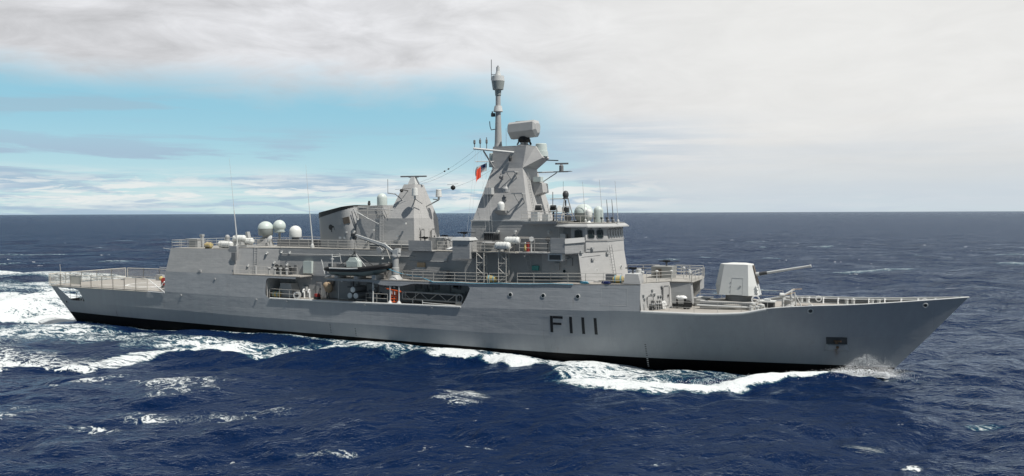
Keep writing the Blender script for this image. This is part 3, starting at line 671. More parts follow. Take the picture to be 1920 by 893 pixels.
for u, z in ((0.62, 11.9), (0.60, 10.75), (0.97, 11.35), (0.36, 11.55)): mb.cbox(chamf(u, z, 0.1), (0.3, 0.25, 0.22), rz=math.atan2(dAB.y, dAB.x)); mb.cut()
mb.tube(chamf(0.5, 11.95, 0.08), chamf(0.62, 11.95, 0.08), 0.03); mb.each('junction_box', GREY2, bridge)
# bridge wing: deck, bulwark with sloping spray deflector, support under it
for sgn in (-1, 1):
    f2 = lambda pts: [(x, y * -sgn) for x, y in (pts if sgn < 0 else pts[::-1])]
    mb = MB(); mb.prism(f2([(76.3, -6.85), A_, onAB(0.36), (83.2, -4.3), (76.3, -4.3)]), 11.36, 11.45)
    wing = mb.build('bridge_wing', GREY, SHIP)
    mb = MB(); mb.prism(f2([(79.9, -6.87), (81.5, -6.87), (81.5, -6.77), (79.9, -6.77)]), 11.46, 13.0)
    a = V((A_[0], A_[1], 0)); e = V((*onAB(0.42), 0)); q = nA_ * 0.07
    mb.prism(f2([(a.x, a.y - 0.02), (e.x + q.x, e.y + q.y), (e.x - q.x, e.y - q.y), (a.x, a.y + 0.1)]), 11.46, 12.75); mb.build('wing_bulwark', GREY, wing)
    mb = MB(); s0, s1 = a + V((0.05, -0.15, 12.42)), V((*onAB(0.43), 12.55)) + nA_ * 0.22; o = nA_ * 0.40 + V((0, 0, -0.02))
    pts = [s0, s1, s1 + V((-0.12, 0.1, 0.50)), s0 + V((-0.12, 0.1, 0.50))]; pts2 = [p - nA_ * 0.08 for p in pts]
    if sgn > 0: pts = [V((p.x, -p.y, p.z)) for p in pts]; pts2 = [V((p.x, -p.y, p.z)) for p in pts2]
    mb.hexa(pts, pts2); mb.build('spray_deflector', GREY2, wing)
    mb = MB(); mb.cbox((80.35, sgn * 6.3, 11.0), (1.55, 0.9, 0.72)); mb.build('signal_locker', PALE, wing)
    MB().cbox((80.35, sgn * 6.765, 11.0), (1.25, 0.02, 0.5)).build('locker_shade_panel', DARK, wing)  # dark sheet on the locker face, painted as its shaded inside

# forward 1-deck block with its angled front, blast screens and top platform
blk = [(87.6, -7.05), (89.45, -7.1), (89.9, -6.2), (91.5, -3.4), (91.5, 3.4), (89.9, 6.2), (89.45, 7.1), (87.6, 7.05)]
blk2 = [(87.9, -6.85), (89.1, -6.85), (89.5, -6.1), (91.2, -3.4), (91.2, 3.4), (89.5, 6.1), (89.1, 6.85), (87.9, 6.85)]
mb = MB()
base = [(84.0, -5.2), (88.5, -5.2), (89.6, -7.0), (91.7, -3.4), (91.7, 3.4), (89.6, 7.0), (88.5, 5.2), (84.0, 5.2)]
mb.hexa([(x, y * (1.02 if abs(y) > 6 else 1), 5.93) for x, y in base], [(x - (0.25 if x > 89 else 0), y, 8.55) for x, y in base]); fblk = mb.build('forward_house', MASTG, SHIP)
for sgn in (-1, 1):
    mb = MB(); bq = [(87.75, -7.06), (89.5, -7.02), (89.3, -5.0), (87.75, -5.0)]; tq = [(87.9, -6.8), (89.2, -6.78), (89.1, -5.0), (87.9, -5.0)]
    if sgn > 0: bq = mir(bq); tq = mir(tq)
    mb.prism(bq, 8.57, 9.5, tq); mb.build('gun_platform', GREY, fblk)
    mb = MB(); tq2 = [(x, y) for x, y in tq]; mb.prism(tq2, 9.502, 9.53); mb.build('platform_top', PALE, fblk)
mb = MB(); mb.prism([(91.4, -3.25), (93.7, -3.1), (93.7, -2.2), (91.4, -2.2)], 6.4, 8.5, [(91.4, -3.1), (93.5, -3.0), (93.5, -2.2), (91.4, -2.2)]); mb.build('blast_screen', GREY, fblk)
mb = MB(); mb.prism([(89.6, 3.6), (93.0, 3.6), (93.0, 5.6), (89.6, 5.6)], 7.25, 8.5); mb.prism([(91.2, 3.62), (92.0, 3.62), (92.0, 5.5), (91.2, 5.5)], 6.2, 7.24, [(91.2, 3.62), (92.9, 3.62), (92.9, 5.5), (91.2, 5.5)]); mb.build('blast_screen', GREY, fblk)
mb = MB(); mb.prism([(84.5, -5.1), (88.6, -5.1), (89.5, -6.0), (91.3, -3.3), (93.7, -3.0), (93.7, 2.0), (93.0, 5.4), (88.6, 5.4), (84.5, 5.1)], 8.552, 8.62); mb.build('platform_deck', DECKG, fblk)
mb = MB(); mb.cbox((89.7, 1.0, 9.25), (2.2, 1.9, 1.25)); vb = mb.build('ventilator_house', VENTG, fblk)
mb = MB(); mb.cbox((89.4, 0.02, 9.2), (0.62, 0.06, 0.9)); mb.build('ventilator_door', DARKB, vb)
mb = MB(); mb.lathe([(0.3, 0), (0.3, 1.0), (0.24, 1.05)], (87.6, -1.2, 8.62), 12); mb.cbox((87.0, -1.5, 8.9), (0.8, 0.7, 0.6)); mb.build('ventilator', PALE, fblk)
mb = MB()
for x, y, h in ((91.2, -1.6, 0.9), (91.9, 0.8, 1.1), (92.4, 1.3, 0.8), (90.2, -3.6, 1.0), (88.9, -4.2, 0.9), (92.8, -0.3, 0.7)):
    mb.tube((x, y, 8.6), (x, y, 8.6 + h), 0.05); mb.lathe([(0.05, 0), (0.17, 0.06), (0.17, 0.2), (0.05, 0.26)], (x, y, 8.5 + h), 8); mb.cut()
mb.each('deck_fitting', PALE, fblk)
# front face fittings: doors, valves, lamps
nF = V((0.86, -0.5, 0.06)).normalized(); eF = V((0.5, 0.86, 0)).normalized()
def ff(u, z, off=0.05):
    p = V((89.6, -7.0, 0)).lerp(V((91.7, -3.4, 0)), u); return V((p.x, p.y, z)) + nF * off - V((0.25 * (z - 5.93) / 2.62, 0, 0))
def door(p, e, h, wdt, parent, n_, mat=GREY2):
    e = V(e).normalized(); n_ = V(n_).normalized(); c0 = V(p); up = V((0, 0, 1)); mb = MB(); k = 0.14
    rr = [(-wdt / 2 + k, 0), (wdt / 2 - k, 0), (wdt / 2, k), (wdt / 2, h - k), (wdt / 2 - k, h), (-wdt / 2 + k, h), (-wdt / 2, h - k), (-wdt / 2, k)]
    lo = [c0 + e * a + up * b_ for a, b_ in rr]; hi = [q + n_ * 0.05 for q in lo]; mb.hexa(lo, hi); d = mb.build('door', mat, parent)
    mb = MB(); mb.path([q + n_ * 0.055 for q in hi + hi[:1]], 0.02, 4); mb.build('door_gasket', DARK, d)
    mb = MB(); mb.cbox(c0 + e * (wdt * 0.32) + up * h * 0.5 + n_ * 0.1, (0.12, 0.12, 0.2)); mb.build('door_handle', DARK, d)
    return d
door(ff(0.80, 6.25, 0.0), eF, 2.0, 0.85, fblk, nF, MASTG); door(ff(0.28, 6.25, 0.0), eF, 1.15, 0.8, fblk, nF, MASTG)
mb = MB()
for u, z in ((0.10, 7.45), (0.12, 7.1), (0.40, 7.9), (0.36, 7.5), (0.46, 7.5), (0.58, 7.25), (0.66, 7.25), (0.72, 8.2)): mb.cbox(ff(u, z, 0.1), (0.16, 0.24, 0.15)); mb.tube(ff(u, z, 0.1), ff(u, z - 0.22, 0.05), 0.03); mb.cut()
mb.each('floodlight', GREY2, fblk)
mb = MB()
for u in (0.30, 0.42, 0.50, 0.56, 0.64): mb.tube(ff(u, 5.97, 0.25), ff(u, 6.65 + 0.25 * random.random(), 0.25), 0.07, n=7); mb.tube(ff(u, 6.5, 0.25), ff(u + 0.03, 6.5, 0.5), 0.06, n=6); mb.cut()
mb.each('valve_pipe', GREY2, fblk)
mb = MB()
for u in (0.62, 0.67): mb.path([ff(u, 6.0, 0.4), ff(u, 6.55, 0.35), ff(u + 0.02, 6.75, 0.3), ff(u + 0.04, 6.6, 0.4), ff(u + 0.04, 6.3, 0.42)], 0.085, 7); mb.cut()
mb.each('gooseneck_vent', WHITE, fblk)
mb = MB()
for u in (0.27, 0.33, 0.45, 0.53): mb.cbox(ff(u, 6.2, 0.3), (0.16, 0.16, 0.5)); mb.lathe([(0.12, 0), (0.12, 0.05)], ff(u + 0.02, 6.75, 0.28), 10, nF); mb.cut()
mb.each('valve_wheel', DARK, fblk)

# ---- railings: posts and three bars, one part per run
def railing(pts, h=1.05, step=1.5, bars=3, parent=None, mat=RAIL, r=0.025, name='railing'):
    mb = MB(); pts = [V(p) for p in pts]
    for a, b_ in zip(pts[:-1], pts[1:]):
        L = (b_ - a).length; k = max(1, round(L / step))
        for i in range(k + 1): p = a.lerp(b_, i / k); mb.tube(p, p + V((0, 0, h)), r * 1.15, n=4)
        for j in range(bars): z = h * (j + 1) / bars; mb.tube(a + V((0, 0, z)), b_ + V((0, 0, z)), r, n=4)
    return mb.build(name, mat, parent or SHIP)
def side_run(x0, x1, n, sgn=-1, inset=0.08): return [V((x, sgn * (UPB(x) - inset), UPZ(x) + 0.02)) for x in rng(x0, x1, n)]
for sgn in (-1, 1):
    railing(side_run(36.6, 46.8, 1, sgn), step=2.4, bars=2); railing(side_run(61.9, 72.7, 2, sgn)); railing(side_run(72.9, 74.9, 1, sgn)); railing(side_run(76.2, 87.6, 3, sgn), step=1.75)
    railing([(24.8, sgn * 6.2, 11.08), (36.4, sgn * 6.2, 11.08)]); railing([(36.6, sgn * 6.0, 11.3), (42.0, sgn * 4.6, 11.3), (55.5, sgn * 4.6, 11.3)]); railing([(55.5, sgn * 4.55, 11.3), (61.6, sgn * 4.55, 11.3)]); railing([(65.0, sgn * 4.55, 11.3), (68.0, sgn * 4.55, 11.3)])
    railing([(70.6, sgn * 6.4, 11.45), (73.4, sgn * 6.4, 11.45)]); railing([(76.3, sgn * 6.75, 11.45), (79.8, sgn * 6.75, 11.45)], h=1.45)
    railing([(89.8, sgn * 5.9, 8.62), (91.6, sgn * 3.3, 8.62), (93.6, sgn * 2.95, 8.62)]); railing([(89.9, sgn * 6.85, 5.95), (94.7, sgn * 6.75, 5.95), (99.0, sgn * 6.2, 6.1), (101.3, sgn * 5.7, 6.2)], step=2.4, bars=2, r=0.018)
railing([(24.8, -6.2, 11.08), (24.8, 6.2, 11.08)]); railing([(93.6, -2.95, 8.62), (93.6, 1.9, 8.62)]); railing([(90.0, 5.3, 8.62), (93.0, 5.3, 8.62)], h=1.1)
# bay railings, posts
railing([(42.3, -6.95, 5.3), (47.2, -7.2, 5.3)], bars=2); railing([(56.9, -7.1, 5.35), (59.9, -7.15, 5.35)], bars=2); railing([(52.9, -7.1, 5.3), (54.2, -7.1, 5.3)], h=0.3, bars=1); railing([(55.6, -7.1, 5.3), (57.0, -7.1, 5.3)], h=0.3, bars=1)
for x in (53.0, 57.9, 60.25, 61.45):
    mb = MB(); rr = 0.05 if x == 53.0 else 0.085; mb.tube((x, -7.18, 5.28), (x, -7.1, UPZ(x) - 0.28), rr, n=8)
    if x > 60: mb.lathe([(0.32, 0), (0.1, 0.3)], (x, -7.18, 5.4), 8)
    mb.build('stanchion', RAIL if x < 54 else PALE, SHIP)

# ---- lattice towers and raft platform
def lattice(x0, x1, y, z0, z1, parent):
    mb = MB()
    for yy in (y, y + 0.7):
        mb.tube((x0, yy, z0), (x0, yy, z1), 0.055, n=5); mb.tube((x1, yy, z0), (x1, yy, z1), 0.055, n=5)
        zs = rng(z0, z1, 4)
        for i in range(4):
            a, b_ = (x0, x1) if i % 2 else (x1, x0); mb.tube((b_, yy, zs[i]), (a, yy, zs[i + 1]), 0.035, n=4)
        for z in (z0 + (z1 - z0) * 0.33, z0 + (z1 - z0) * 0.66): mb.tube((x0, yy, z), (x1, yy, z), 0.035, n=4)
    for z in rng(z0 + 0.8, z1 - 0.3, 2):
        for x in (x0, x1): mb.tube((x, y, z), (x, y + 0.7, z), 0.035, n=4)
    return mb.build('lattice_tower', RAIL, parent)
for sgn in (-1,):
    mb = MB(); mb.prism([(70.2, -6.5), (73.6, -6.6), (73.6, -6.9), (75.9, -6.9), (75.9, -4.5), (70.2, -4.5)], 11.33, 11.43); plat = mb.build('raft_platform', DECKG, SHIP)
    lattice(71.15, 72.05, -6.7, 8.12, 11.32, plat); lattice(73.85, 74.75, -6.8, 8.16, 11.32, plat)
    mb = MB()
    for x in (73.9, 74.5, 75.1): mb.tube((x, -6.75, 11.43), (x, -6.75, 11.72), 0.05); mb.tube((x, -5.5, 11.43), (x, -5.5, 12.3), 0.05); mb.tube((x, -6.8, 11.72), (x, -5.4, 12.2), 0.04)
    mb.build('raft_cradle', RAIL, plat)
mb = MB(); mb.path([(75.0, -4.9, 12.95), (76.6, -4.9, 12.95), (76.75, -4.9, 12.85), (76.8, -4.9, 11.45)], 0.07, 7); mb.build('davit_pipe', RAIL, SHIP)
MB().cbox((76.5, -5.0, 11.95), (0.25, 0.3, 1.0)).build('hydrant_cabinet', RED, SHIP)

# screens and boxes along the 01 deck edge
mb = MB(); mb.box((61.8, -5.65, 11.32), (64.85, -5.5, 12.5)); mb.box((61.8, -5.5, 11.28), (64.85, -4.6, 11.34)); mb.build('gun_screen', GREY, SHIP)
mb = MB(); mb.prism([(68.25, -6.85), (70.4, -6.85), (70.4, -5.2), (68.25, -5.2)], 10.65, 12.62); sb = mb.build('gun_sponson', GREY, SHIP)
mb = MB(); mb.prism([(68.15, -6.95), (70.5, -6.95), (70.5, -5.1), (68.15, -5.1)], 12.62, 12.95, [(68.25, -6.8), (70.3, -6.8), (70.3, -5.3), (68.25, -5.3)]); mb.build('canvas_dodger', PALE, sb)
mb = MB(); mb.box((68.9, -6.87, 12.05), (69.4, -6.852, 12.13)); mb.box((69.55, -6.87, 12.05), (70.1, -6.852, 12.13)); mb.each('slot', MIDG, sb)
mb = MB()
for i in range(9): mb.cbox((71.3 + i * 0.22, -5.0, 13.0), (0.11, 0.3, 0.75)); mb.cut()
mb.each('decoy_tube', DARK, SHIP)
mb = MB(); mb.box((71.0, -5.3, 11.45), (73.4, -4.7, 12.35)); mb.lathe([(0.5, 0), (0.75, 0.12), (0.75, 0.2), (0.4, 0.3)], (72.0, -5.5, 12.2), 14); mb.cbox((71.9, -5.0, 13.45), (1.2, 0.4, 0.08)); mb.build('launcher_base', GREY2, SHIP)
mb = MB(); mb.lathe([(0.55, 0), (0.62, 0.1), (0.15, 0.32)], (67.3, -5.4, 11.5), 12); mb.build('raft_cover', PALE, SHIP)
def machine_gun(x, y, z, rz):
    mb = MB(); mb.lathe([(0.16, 0), (0.08, 0.1), (0.07, 0.5)], (x, y, z), 8); o = mb.build('machine_gun', DARK, SHIP)
    d = V((math.cos(rz), math.sin(rz), 0)); p = V((x, y, z + 0.55)); mb = MB(); mb.cbox(p, (0.75, 0.16, 0.2), rz); mb.tube(p + d * 0.3, p + d * 1.35, 0.035); mb.cbox(p - d * 0.55, (0.4, 0.12, 0.1), rz); mb.cbox(p + V((0, 0, -0.05)) - d.cross(V((0, 0, 1))) * 0.18, (0.3, 0.2, 0.2), rz); mb.build('gun_body', BLACK, o)
machine_gun(69.3, -6.1, 12.9, R(8)); machine_gun(88.4, -5.9, 9.5, R(5)); machine_gun(90.0, 1.0, 9.85, R(8)); machine_gun(62.6, -3.4, 12.2, R(4)); machine_gun(61.2, 3.6, 12.2, R(0))
# wall fittings of the midship deckhouse
def wall_y(z): return -4.75 + 0.18 * (z - 8) / 3.3 - 0.02
mb = MB(); mb.cbox((46.7, -4.95, 9.0), (1.3, 0.35, 1.5)); mb.build('casualty_locker', DOMEG, house)
mb = MB(); mb.cbox((46.7, -4.9, 8.15), (1.5, 0.3, 0.08)); mb.tube((46.3, -4.9, 8.1), (46.3, -4.9, 7.5), 0.05); mb.tube((47.1, -4.9, 8.1), (47.1, -4.9, 7.5), 0.05); mb.build('locker_bracket', RAIL, house)
for x, z, dx, dz_, mm in ((50.0, 8.75, 0.7, 0.8, PALE), (44.7, 8.85, 0.4, 0.75, MIDG), (63.0, 9.1, 1.0, 1.7, TAN), (62.9, 8.9, 1.3, 1.0, PALE), (81.2, 10.4, 0.6, 0.8, GREY2), (77.3, 9.7, 0.75, 0.5, TEAL), (79.8, 9.95, 0.55, 0.7, GREY2), (36.4, 10.2, 0.7, 1.0, MIDG)):
    mb = MB(); yy = -6.65 if x < 37 else wall_y(z); mb.cbox((x, yy - 0.13, z), (dx, 0.26, dz_)); mb.build('wall_cabinet', mm, house)
door((48.2, -4.78, 5.5), (1, 0, 0), 1.75, 0.8, house, (0, -1, 0), GREY); door((55.8, -4.78, 5.5), (1, 0, 0), 1.8, 0.9, house, (0, -1, 0), GREY)
mb = MB(); mb.lathe([(0.48, 0), (0.48, 0.04), (0.40, 0.05)], (70.6, -4.82, 9.3), 16, (0, -1, 0)); mb.build('escape_hatch', MIDG, house)
ladder((39.0, -5.95, 8.1), (39.0, -5.55, 11.9), (0.95, 0.28, 0), 0.45, house, GREY2); ladder((53.0, -4.95, 8.1), (53.0, -4.7, 11.3), (1, 0, 0), 0.45, house); ladder((76.9, -5.0, 8.3), (76.3, -4.9, 11.4), (1, 0, 0), 0.45, house)
mb = MB()
for x, z in ((38.0, 9.1), (40.4, 10.7), (42.4, 10.85), (43.7, 10.8), (41.4, 9.5), (43.3, 9.3), (66.3, 10.4), (74.0, 10.6), (80.9, 10.9), (57.7, 10.4)):
    yy = wall_y(z) - 0.15 - max(0, (42.2 - x)) * 0.28; mb.cbox((x, yy, z), (0.24, 0.3, 0.2)); mb.lathe([(0.11, 0), (0.13, 0.12)], (x, yy - 0.08, z - 0.1), 8, (0.1, -0.6, -1)); mb.cut()
mb.each('wall_lamp', PALE, house)
mb = MB()
for x in (41.6, 42.5, 43.4, 44.4): yy = -6.2; mb.tube((x, yy, 8.02), (x, yy, 8.75), 0.13, n=8); mb.lathe([(0.13, 0), (0.24, 0.05), (0.24, 0.14), (0.1, 0.2)], (x, yy, 8.72), 10); mb.cut()
mb.cut(); mb.tube((39.6, -6.4, 8.0), (39.6, -6.4, 9.1), 0.16, n=10); mb.each('mushroom_vent', GREY2, SHIP)
mb = MB()
for x, z, r in ((42.2, 9.0, 0.3), (42.9, 8.95, 0.26), (44.3, 8.9, 0.24), (43.4, 8.5, 0.2)): mb.cbox((x, -5.2, z - 0.25), (r * 1.6, 0.4, r * 2)); mb.lathe([(r, 0), (r, 0.1)], (x, -5.45, z), 12, (0, -1, 0)); mb.cut()
mb.each('valve_station', DARK, house)
mb = MB(); mb.path([(75.2, -4.9, 8.6), (80.4, -4.9, 8.62)], 0.05, 5); mb.build('stowed_boathook', DARK, house)
mb = MB()
for x, z in ((37.4, 9.45), (40.6, 9.5)):
    yy = wall_y(z) - 0.06 - max(0, (42.2 - x)) * 0.27; mb.cbox((x, yy, z), (0.5, 0.05, 0.3), rz=R(15)); mb.cut()
mb.cbox((64.0, wall_y(10) - 0.02, 10.0), (0.4, 0.05, 0.35)); mb.each('hazard_placard', WHITE, house)

# ---- bay contents fixed to the ship: torpedo tubes, panels
mb = MB()
for dx_, dz_ in ((-0.42, 0), (0.42, 0), (0, 0.70)): mb.lathe([(0.34, 0), (0.38, 0.08), (0.38, 2.6)], (54.9 + dx_, -6.9, 6.0 + dz_), 18, (0, 1, 0))
mb.box((54.3, -6.0, 5.3), (55.5, -4.9, 5.65)); tt_ = mb.build('torpedo_tubes', MIDG, SHIP)
for dx_, dz_ in ((-0.42, 0), (0.42, 0), (0, 0.70)): MB().lathe([(0.33, 0), (0.33, 0.05), (0.22, 0.09)], (54.9 + dx_, -6.92, 6.0 + dz_), 18, (0, -1, 0)).build('muzzle_cap', DOMEW, tt_)
mb = MB(); random.seed(3)
for i in range(34):
    x = random.uniform(52.5, 70); z = random.uniform(5.8, 7.4); mb.cbox((x, -4.85, z), (random.uniform(0.2, 0.7), 0.2, random.uniform(0.15, 0.6))); mb.cut()
for x in (53.4, 54.2, 57.0, 59.0, 62.2, 64.5, 66.8): mb.tube((x, -4.85, 5.4), (x, -4.85, 7.75), 0.05, n=5); mb.cut()
mb.each('bulkhead_fitting', MIDG, SHIP)
mb = MB()
for x, z in ((51.8, 7.45), (56.5, 7.0), (56.5, 6.7), (59.4, 7.0)): mb.lathe([(0.12, 0), (0.12, 0.06)], (x, -4.97, z), 10, (0, -1, 0)); mb.cut()
mb.each('dial', WHITE, SHIP)
mb = MB(); mb.prism([(42.9, -6.2), (45.0, -6.0), (45.3, -4.8), (43.0, -4.8)], 5.3, 7.0, [(43.1, -5.9), (44.7, -5.8), (44.9, -4.8), (43.2, -4.8)]); mb.cbox((46.2, -5.0, 6.35), (0.6, 0.4, 0.6)); mb.build('winch_housing', GREY2, SHIP)
mb = MB()
for x in (47.1, 47.9): mb.path([(x, -6.2, 5.3), (x, -6.2, 6.25), (x + 0.08, -6.35, 6.4), (x + 0.12, -6.55, 6.3), (x + 0.12, -6.6, 6.05)], 0.1, 7); mb.cut()
mb.each('gooseneck_vent', WHITE, SHIP)

# ---- boat crane
mb = MB(); mb.lathe([(0.85, 0), (0.42, 0.55)], (60.4, -6.25, 8.05), 20); crane = mb.build('boat_crane', GREY2, SHIP)
mb = MB(); mb.lathe([(0.45, 0), (0.45, 0.7), (0.38, 0.75), (0.38, 1.9), (0.5, 1.95), (0.5, 2.15), (0.3, 2.2)], (60.4, -6.25, 8.66), 18); mb.build('column', GREY2, crane)
mb = MB(); mb.cbox((60.55, -6.25, 11.1), (0.7, 0.6, 0.7)); mb.cbox((60.75, -6.25, 11.35), (0.5, 0.45, 0.5)); mb.build('slewing_head', PALE, crane)
k0, k1, k2 = V((60.55, -6.35, 10.95)), V((59.1, -6.45, 11.95)), V((54.95, -6.8, 13.2))
mb = MB()
for a, b_, h0, h1 in ((k0, k1, 0.24, 0.28), (k1, k2, 0.28, 0.16)):
    d = (b_ - a).normalized(); s = V((0, 0.11, 0)); u_ = d.cross(V((0, 1, 0))).normalized()
    if u_.z < 0: u_ = -u_
    mb.hexa([a - s - u_ * h0 / 2, a + s - u_ * h0 / 2, a + s + u_ * h0 / 2, a - s + u_ * h0 / 2], [b_ - s - u_ * h1 / 2, b_ + s - u_ * h1 / 2, b_ + s + u_ * h1 / 2, b_ - s + u_ * h1 / 2])
jib = mb.build('jib', PALE, crane)
mb = MB(); mb.tube(k0 + V((-0.2, 0, -0.5)), k1 + V((0.6, 0, -0.55)), 0.09, n=7); mb.tube(k1 + V((0.3, 0, -0.35)), k2 + V((0.7, 0, -0.45)), 0.05, n=6); mb.build('ram', MIDG, crane)
mb = MB(); mb.lathe([(0.33, -0.3), (0.33, 0.3)], k1 + V((-0.55, 0.0, -0.62)), 14, (0, 1, 0)); mb.cbox(k1 + V((-0.6, 0, -0.55)), (0.9, 0.4, 0.4), ry=R(25)); mb.build('winch_drum', GREY2, crane)
mb = MB(); mb.lathe([(0.25, -0.13), (0.25, 0.13)], k2 + V((0.15, 0, -0.42)), 12, (0, 1, 0)); mb.cbox(k2 + V((0.05, 0, -0.1)), (0.6, 0.36, 0.35)); mb.build('head_sheave', DARK, crane)
mb = MB(); hook = V((55.1, -6.8, 11.0)); mb.tube(k2 + V((0.15, 0, -0.6)), hook, 0.02, n=4); mb.tube(k2 + V((0.3, 0, -0.6)), hook + V((0.05, 0, 0)), 0.02, n=4); mb.cbox(hook, (0.16, 0.16, 0.35)); mb.build('hook_fall', DARK, crane)
mb = MB(); mb.tube((58.9, -5.9, 11.6), (60.1, -6.2, 9.3), 0.05); mb.tube((60.0, -5.2, 8.1), (58.6, -5.0, 9.9), 0.035); mb.tube((59.2, -5.0, 9.9), (58.2, -5.2, 8.1), 0.035); mb.build('stay', RAIL, crane)

# ---- funnel
def rrect(x0, x1, y0, y1, r, n=6):
    pts = []
    for cx_, cy_, a0 in ((x1 - r, y0 + r, -90), (x1 - r, y1 - r, 0), (x0 + r, y1 - r, 90), (x0 + r, y0 + r, 180)):
        for i in range(n + 1): a = R(a0 + 90 * i / n); pts.append((cx_ + r * math.cos(a), cy_ + r * math.sin(a)))
    return pts
def slope_top(x): return 15.50 + (x - 45.6) * 0.155
def teardrop(x0, x1, y0, y1, ra, rf, n=7):      # narrow rounded after end, broad forward end
    pts = []; yc = (y0 + y1) / 2
    for cx_, cy_, r_, a0, a1 in ((x1 - rf, y0 + rf, rf, -100, 0), (x1 - rf, y1 - rf, rf, 0, 100), (x0 + ra, yc, ra, 100, 260)):
        for i in range(n + 1): a = R(a0 + (a1 - a0) * i / n); pts.append((cx_ + r_ * math.cos(a), cy_ + r_ * math.sin(a)))
    return pts
b0, t0_ = teardrop(45.75, 53.3, -3.3, 1.6, 1.35, 1.5), teardrop(45.5, 51.9, -3.25, 1.5, 1.3, 1.4)
rings = []
for s in rng(0, 1, 6): rings.append([V((xb + (xt - xb) * s, yb + (yt - yb) * s, TOP1 + 0.03 + (slope_top(xt) - TOP1) * s)) for (xb, yb), (xt, yt) in zip(b0, t0_)])
mb = MB(); mb.loft(rings, True, True); funnel = mb.build('funnel', GREY, SHIP)
mb = MB(); r0_ = [(V(p) - V((0, 0, 0.24 + 0.32 * (51.9 - p.x) / 6.4))) for p in rings[-1]]; cxy = V((49.1, -0.9, 0))
ro = [cxy + (p - cxy) * 1.012 for p in r0_]
for a_, p in zip(ro, r0_): a_.z = p.z
r1_ = [V((p.x, p.y, slope_top(p.x) + 0.16)) for p in ro]; mb.loft([ro, r1_], True, True); mb.build('exhaust_cap', BLACK, funnel)
def funnel_surf(x, z):
    best = None
    s = (z - TOP1 - 0.03) / (slope_top(x) - TOP1); ring_ = [(xb + (xt - xb) * s, yb + (yt - yb) * s) for (xb, yb), (xt, yt) in zip(b0, t0_)]
    for (xa, ya), (xb, yb) in zip(ring_, ring_[1:] + ring_[:1]):
        if (xa - x) * (xb - x) <= 0 and abs(xa - xb) > 1e-6:
            y = ya + (yb - ya) * (x - xa) / (xb - xa)
            if best is None or y < best: best = y
    return best
mb = MB(); P = V((51.25, funnel_surf(51.25, 14.75), 14.75)); mb.cbox(P, (0.85, 0.14, 0.8), rz=R(8), ry=R(-12)); mb.build('intake_grille', DARKB, funnel)
# kiwi emblem: flightless bird in side view, facing forward with a long bill
kiwi = [(-0.62, 0.10), (-0.55, 0.34), (-0.30, 0.50), (0.0, 0.47), (0.20, 0.34), (0.33, 0.34), (0.45, 0.26), (0.55, 0.05), (0.66, -0.28), (0.50, -0.02), (0.42, 0.12), (0.28, 0.12), (0.12, 0.0), (0.06, -0.16), (0.02, -0.42), (0.14, -0.50), (-0.10, -0.50), (-0.10, -0.20), (-0.30, -0.22), (-0.52, -0.08)]
mb = MB(); c0x, c0z = 48.55, 13.75; pts = []
for (a_, h) in kiwi: x, z = c0x + a_ * 0.95, c0z + h * 0.95; pts.append(V((x, funnel_surf(x, z) - 0.03, z)))
mb.add(pts + [p + V((0, 0.02, 0)) for p in pts], [list(range(len(pts)))] + [[i, len(pts) + i, len(pts) + (i + 1) % len(pts), (i + 1) % len(pts)] for i in range(len(pts))]); mb.build('bird_emblem', NAVY, funnel)
mb = MB(); mb.cbox((50.1, funnel_surf(50.1, 12.6) - 0.02, 12.6), (0.45, 0.03, 0.28), rz=R(-12)); mb.cut(); mb.cbox((50.9, funnel_surf(50.9, 12.6) - 0.02, 12.6), (0.3, 0.03, 0.28), rz=R(-10)); mb.each('hazard_placard', WHITE, funnel)
mb = MB()
for x, z in ((51.3, 13.3), (52.4, 13.4), (52.9, 14.9)): mb.cbox((x, -3.25, z), (0.22, 0.3, 0.2)); mb.cut()
mb.each('floodlight', PALE, funnel)
# uptake housing behind the funnel with a tall dome
mb = MB(); mb.prism([(51.8, -2.5), (56.6, -2.6), (57.0, -1.6), (57.0, 2.6), (51.8, 2.6)], TOP1 + 0.03, 16.55, [(52.0, -1.9), (55.7, -2.0), (56.3, -1.2), (56.3, 2.0), (52.0, 2.0)]); upt = mb.build('uptake_housing', GREY, SHIP)
mb = MB(); mb.smooth_lathe(dome_prof(0.63, 1.6), (54.3, 0, 16.5), 20); mb.build('dome', DOMEG, upt)
mb = MB(); mb.tube((51.9, -2.6, 16.4), (57.5, -2.3, 16.0), 0.05); mb.tube((51.9, -2.8, 16.2), (54.6, -3.3, 14.9), 0.045); mb.tube((52.0, -3.0, 16.0), (56.2, -3.4, 14.3), 0.045); mb.tube((52.4, -2.0, 16.5), (57.4, -2.0, 16.6), 0.03); mb.build('stay_pole', PALE, upt)
mb = MB(); mb.lathe([(0.1, 0), (0.2, 0.2), (0.14, 0.45), (0.05, 0.6)], (53.2, -1.2, 16.55), 8); mb.cbox((53.25, -1.25, 17.0), (0.25, 0.12, 0.3)); mb.build('flood_lamp', DARK, upt)

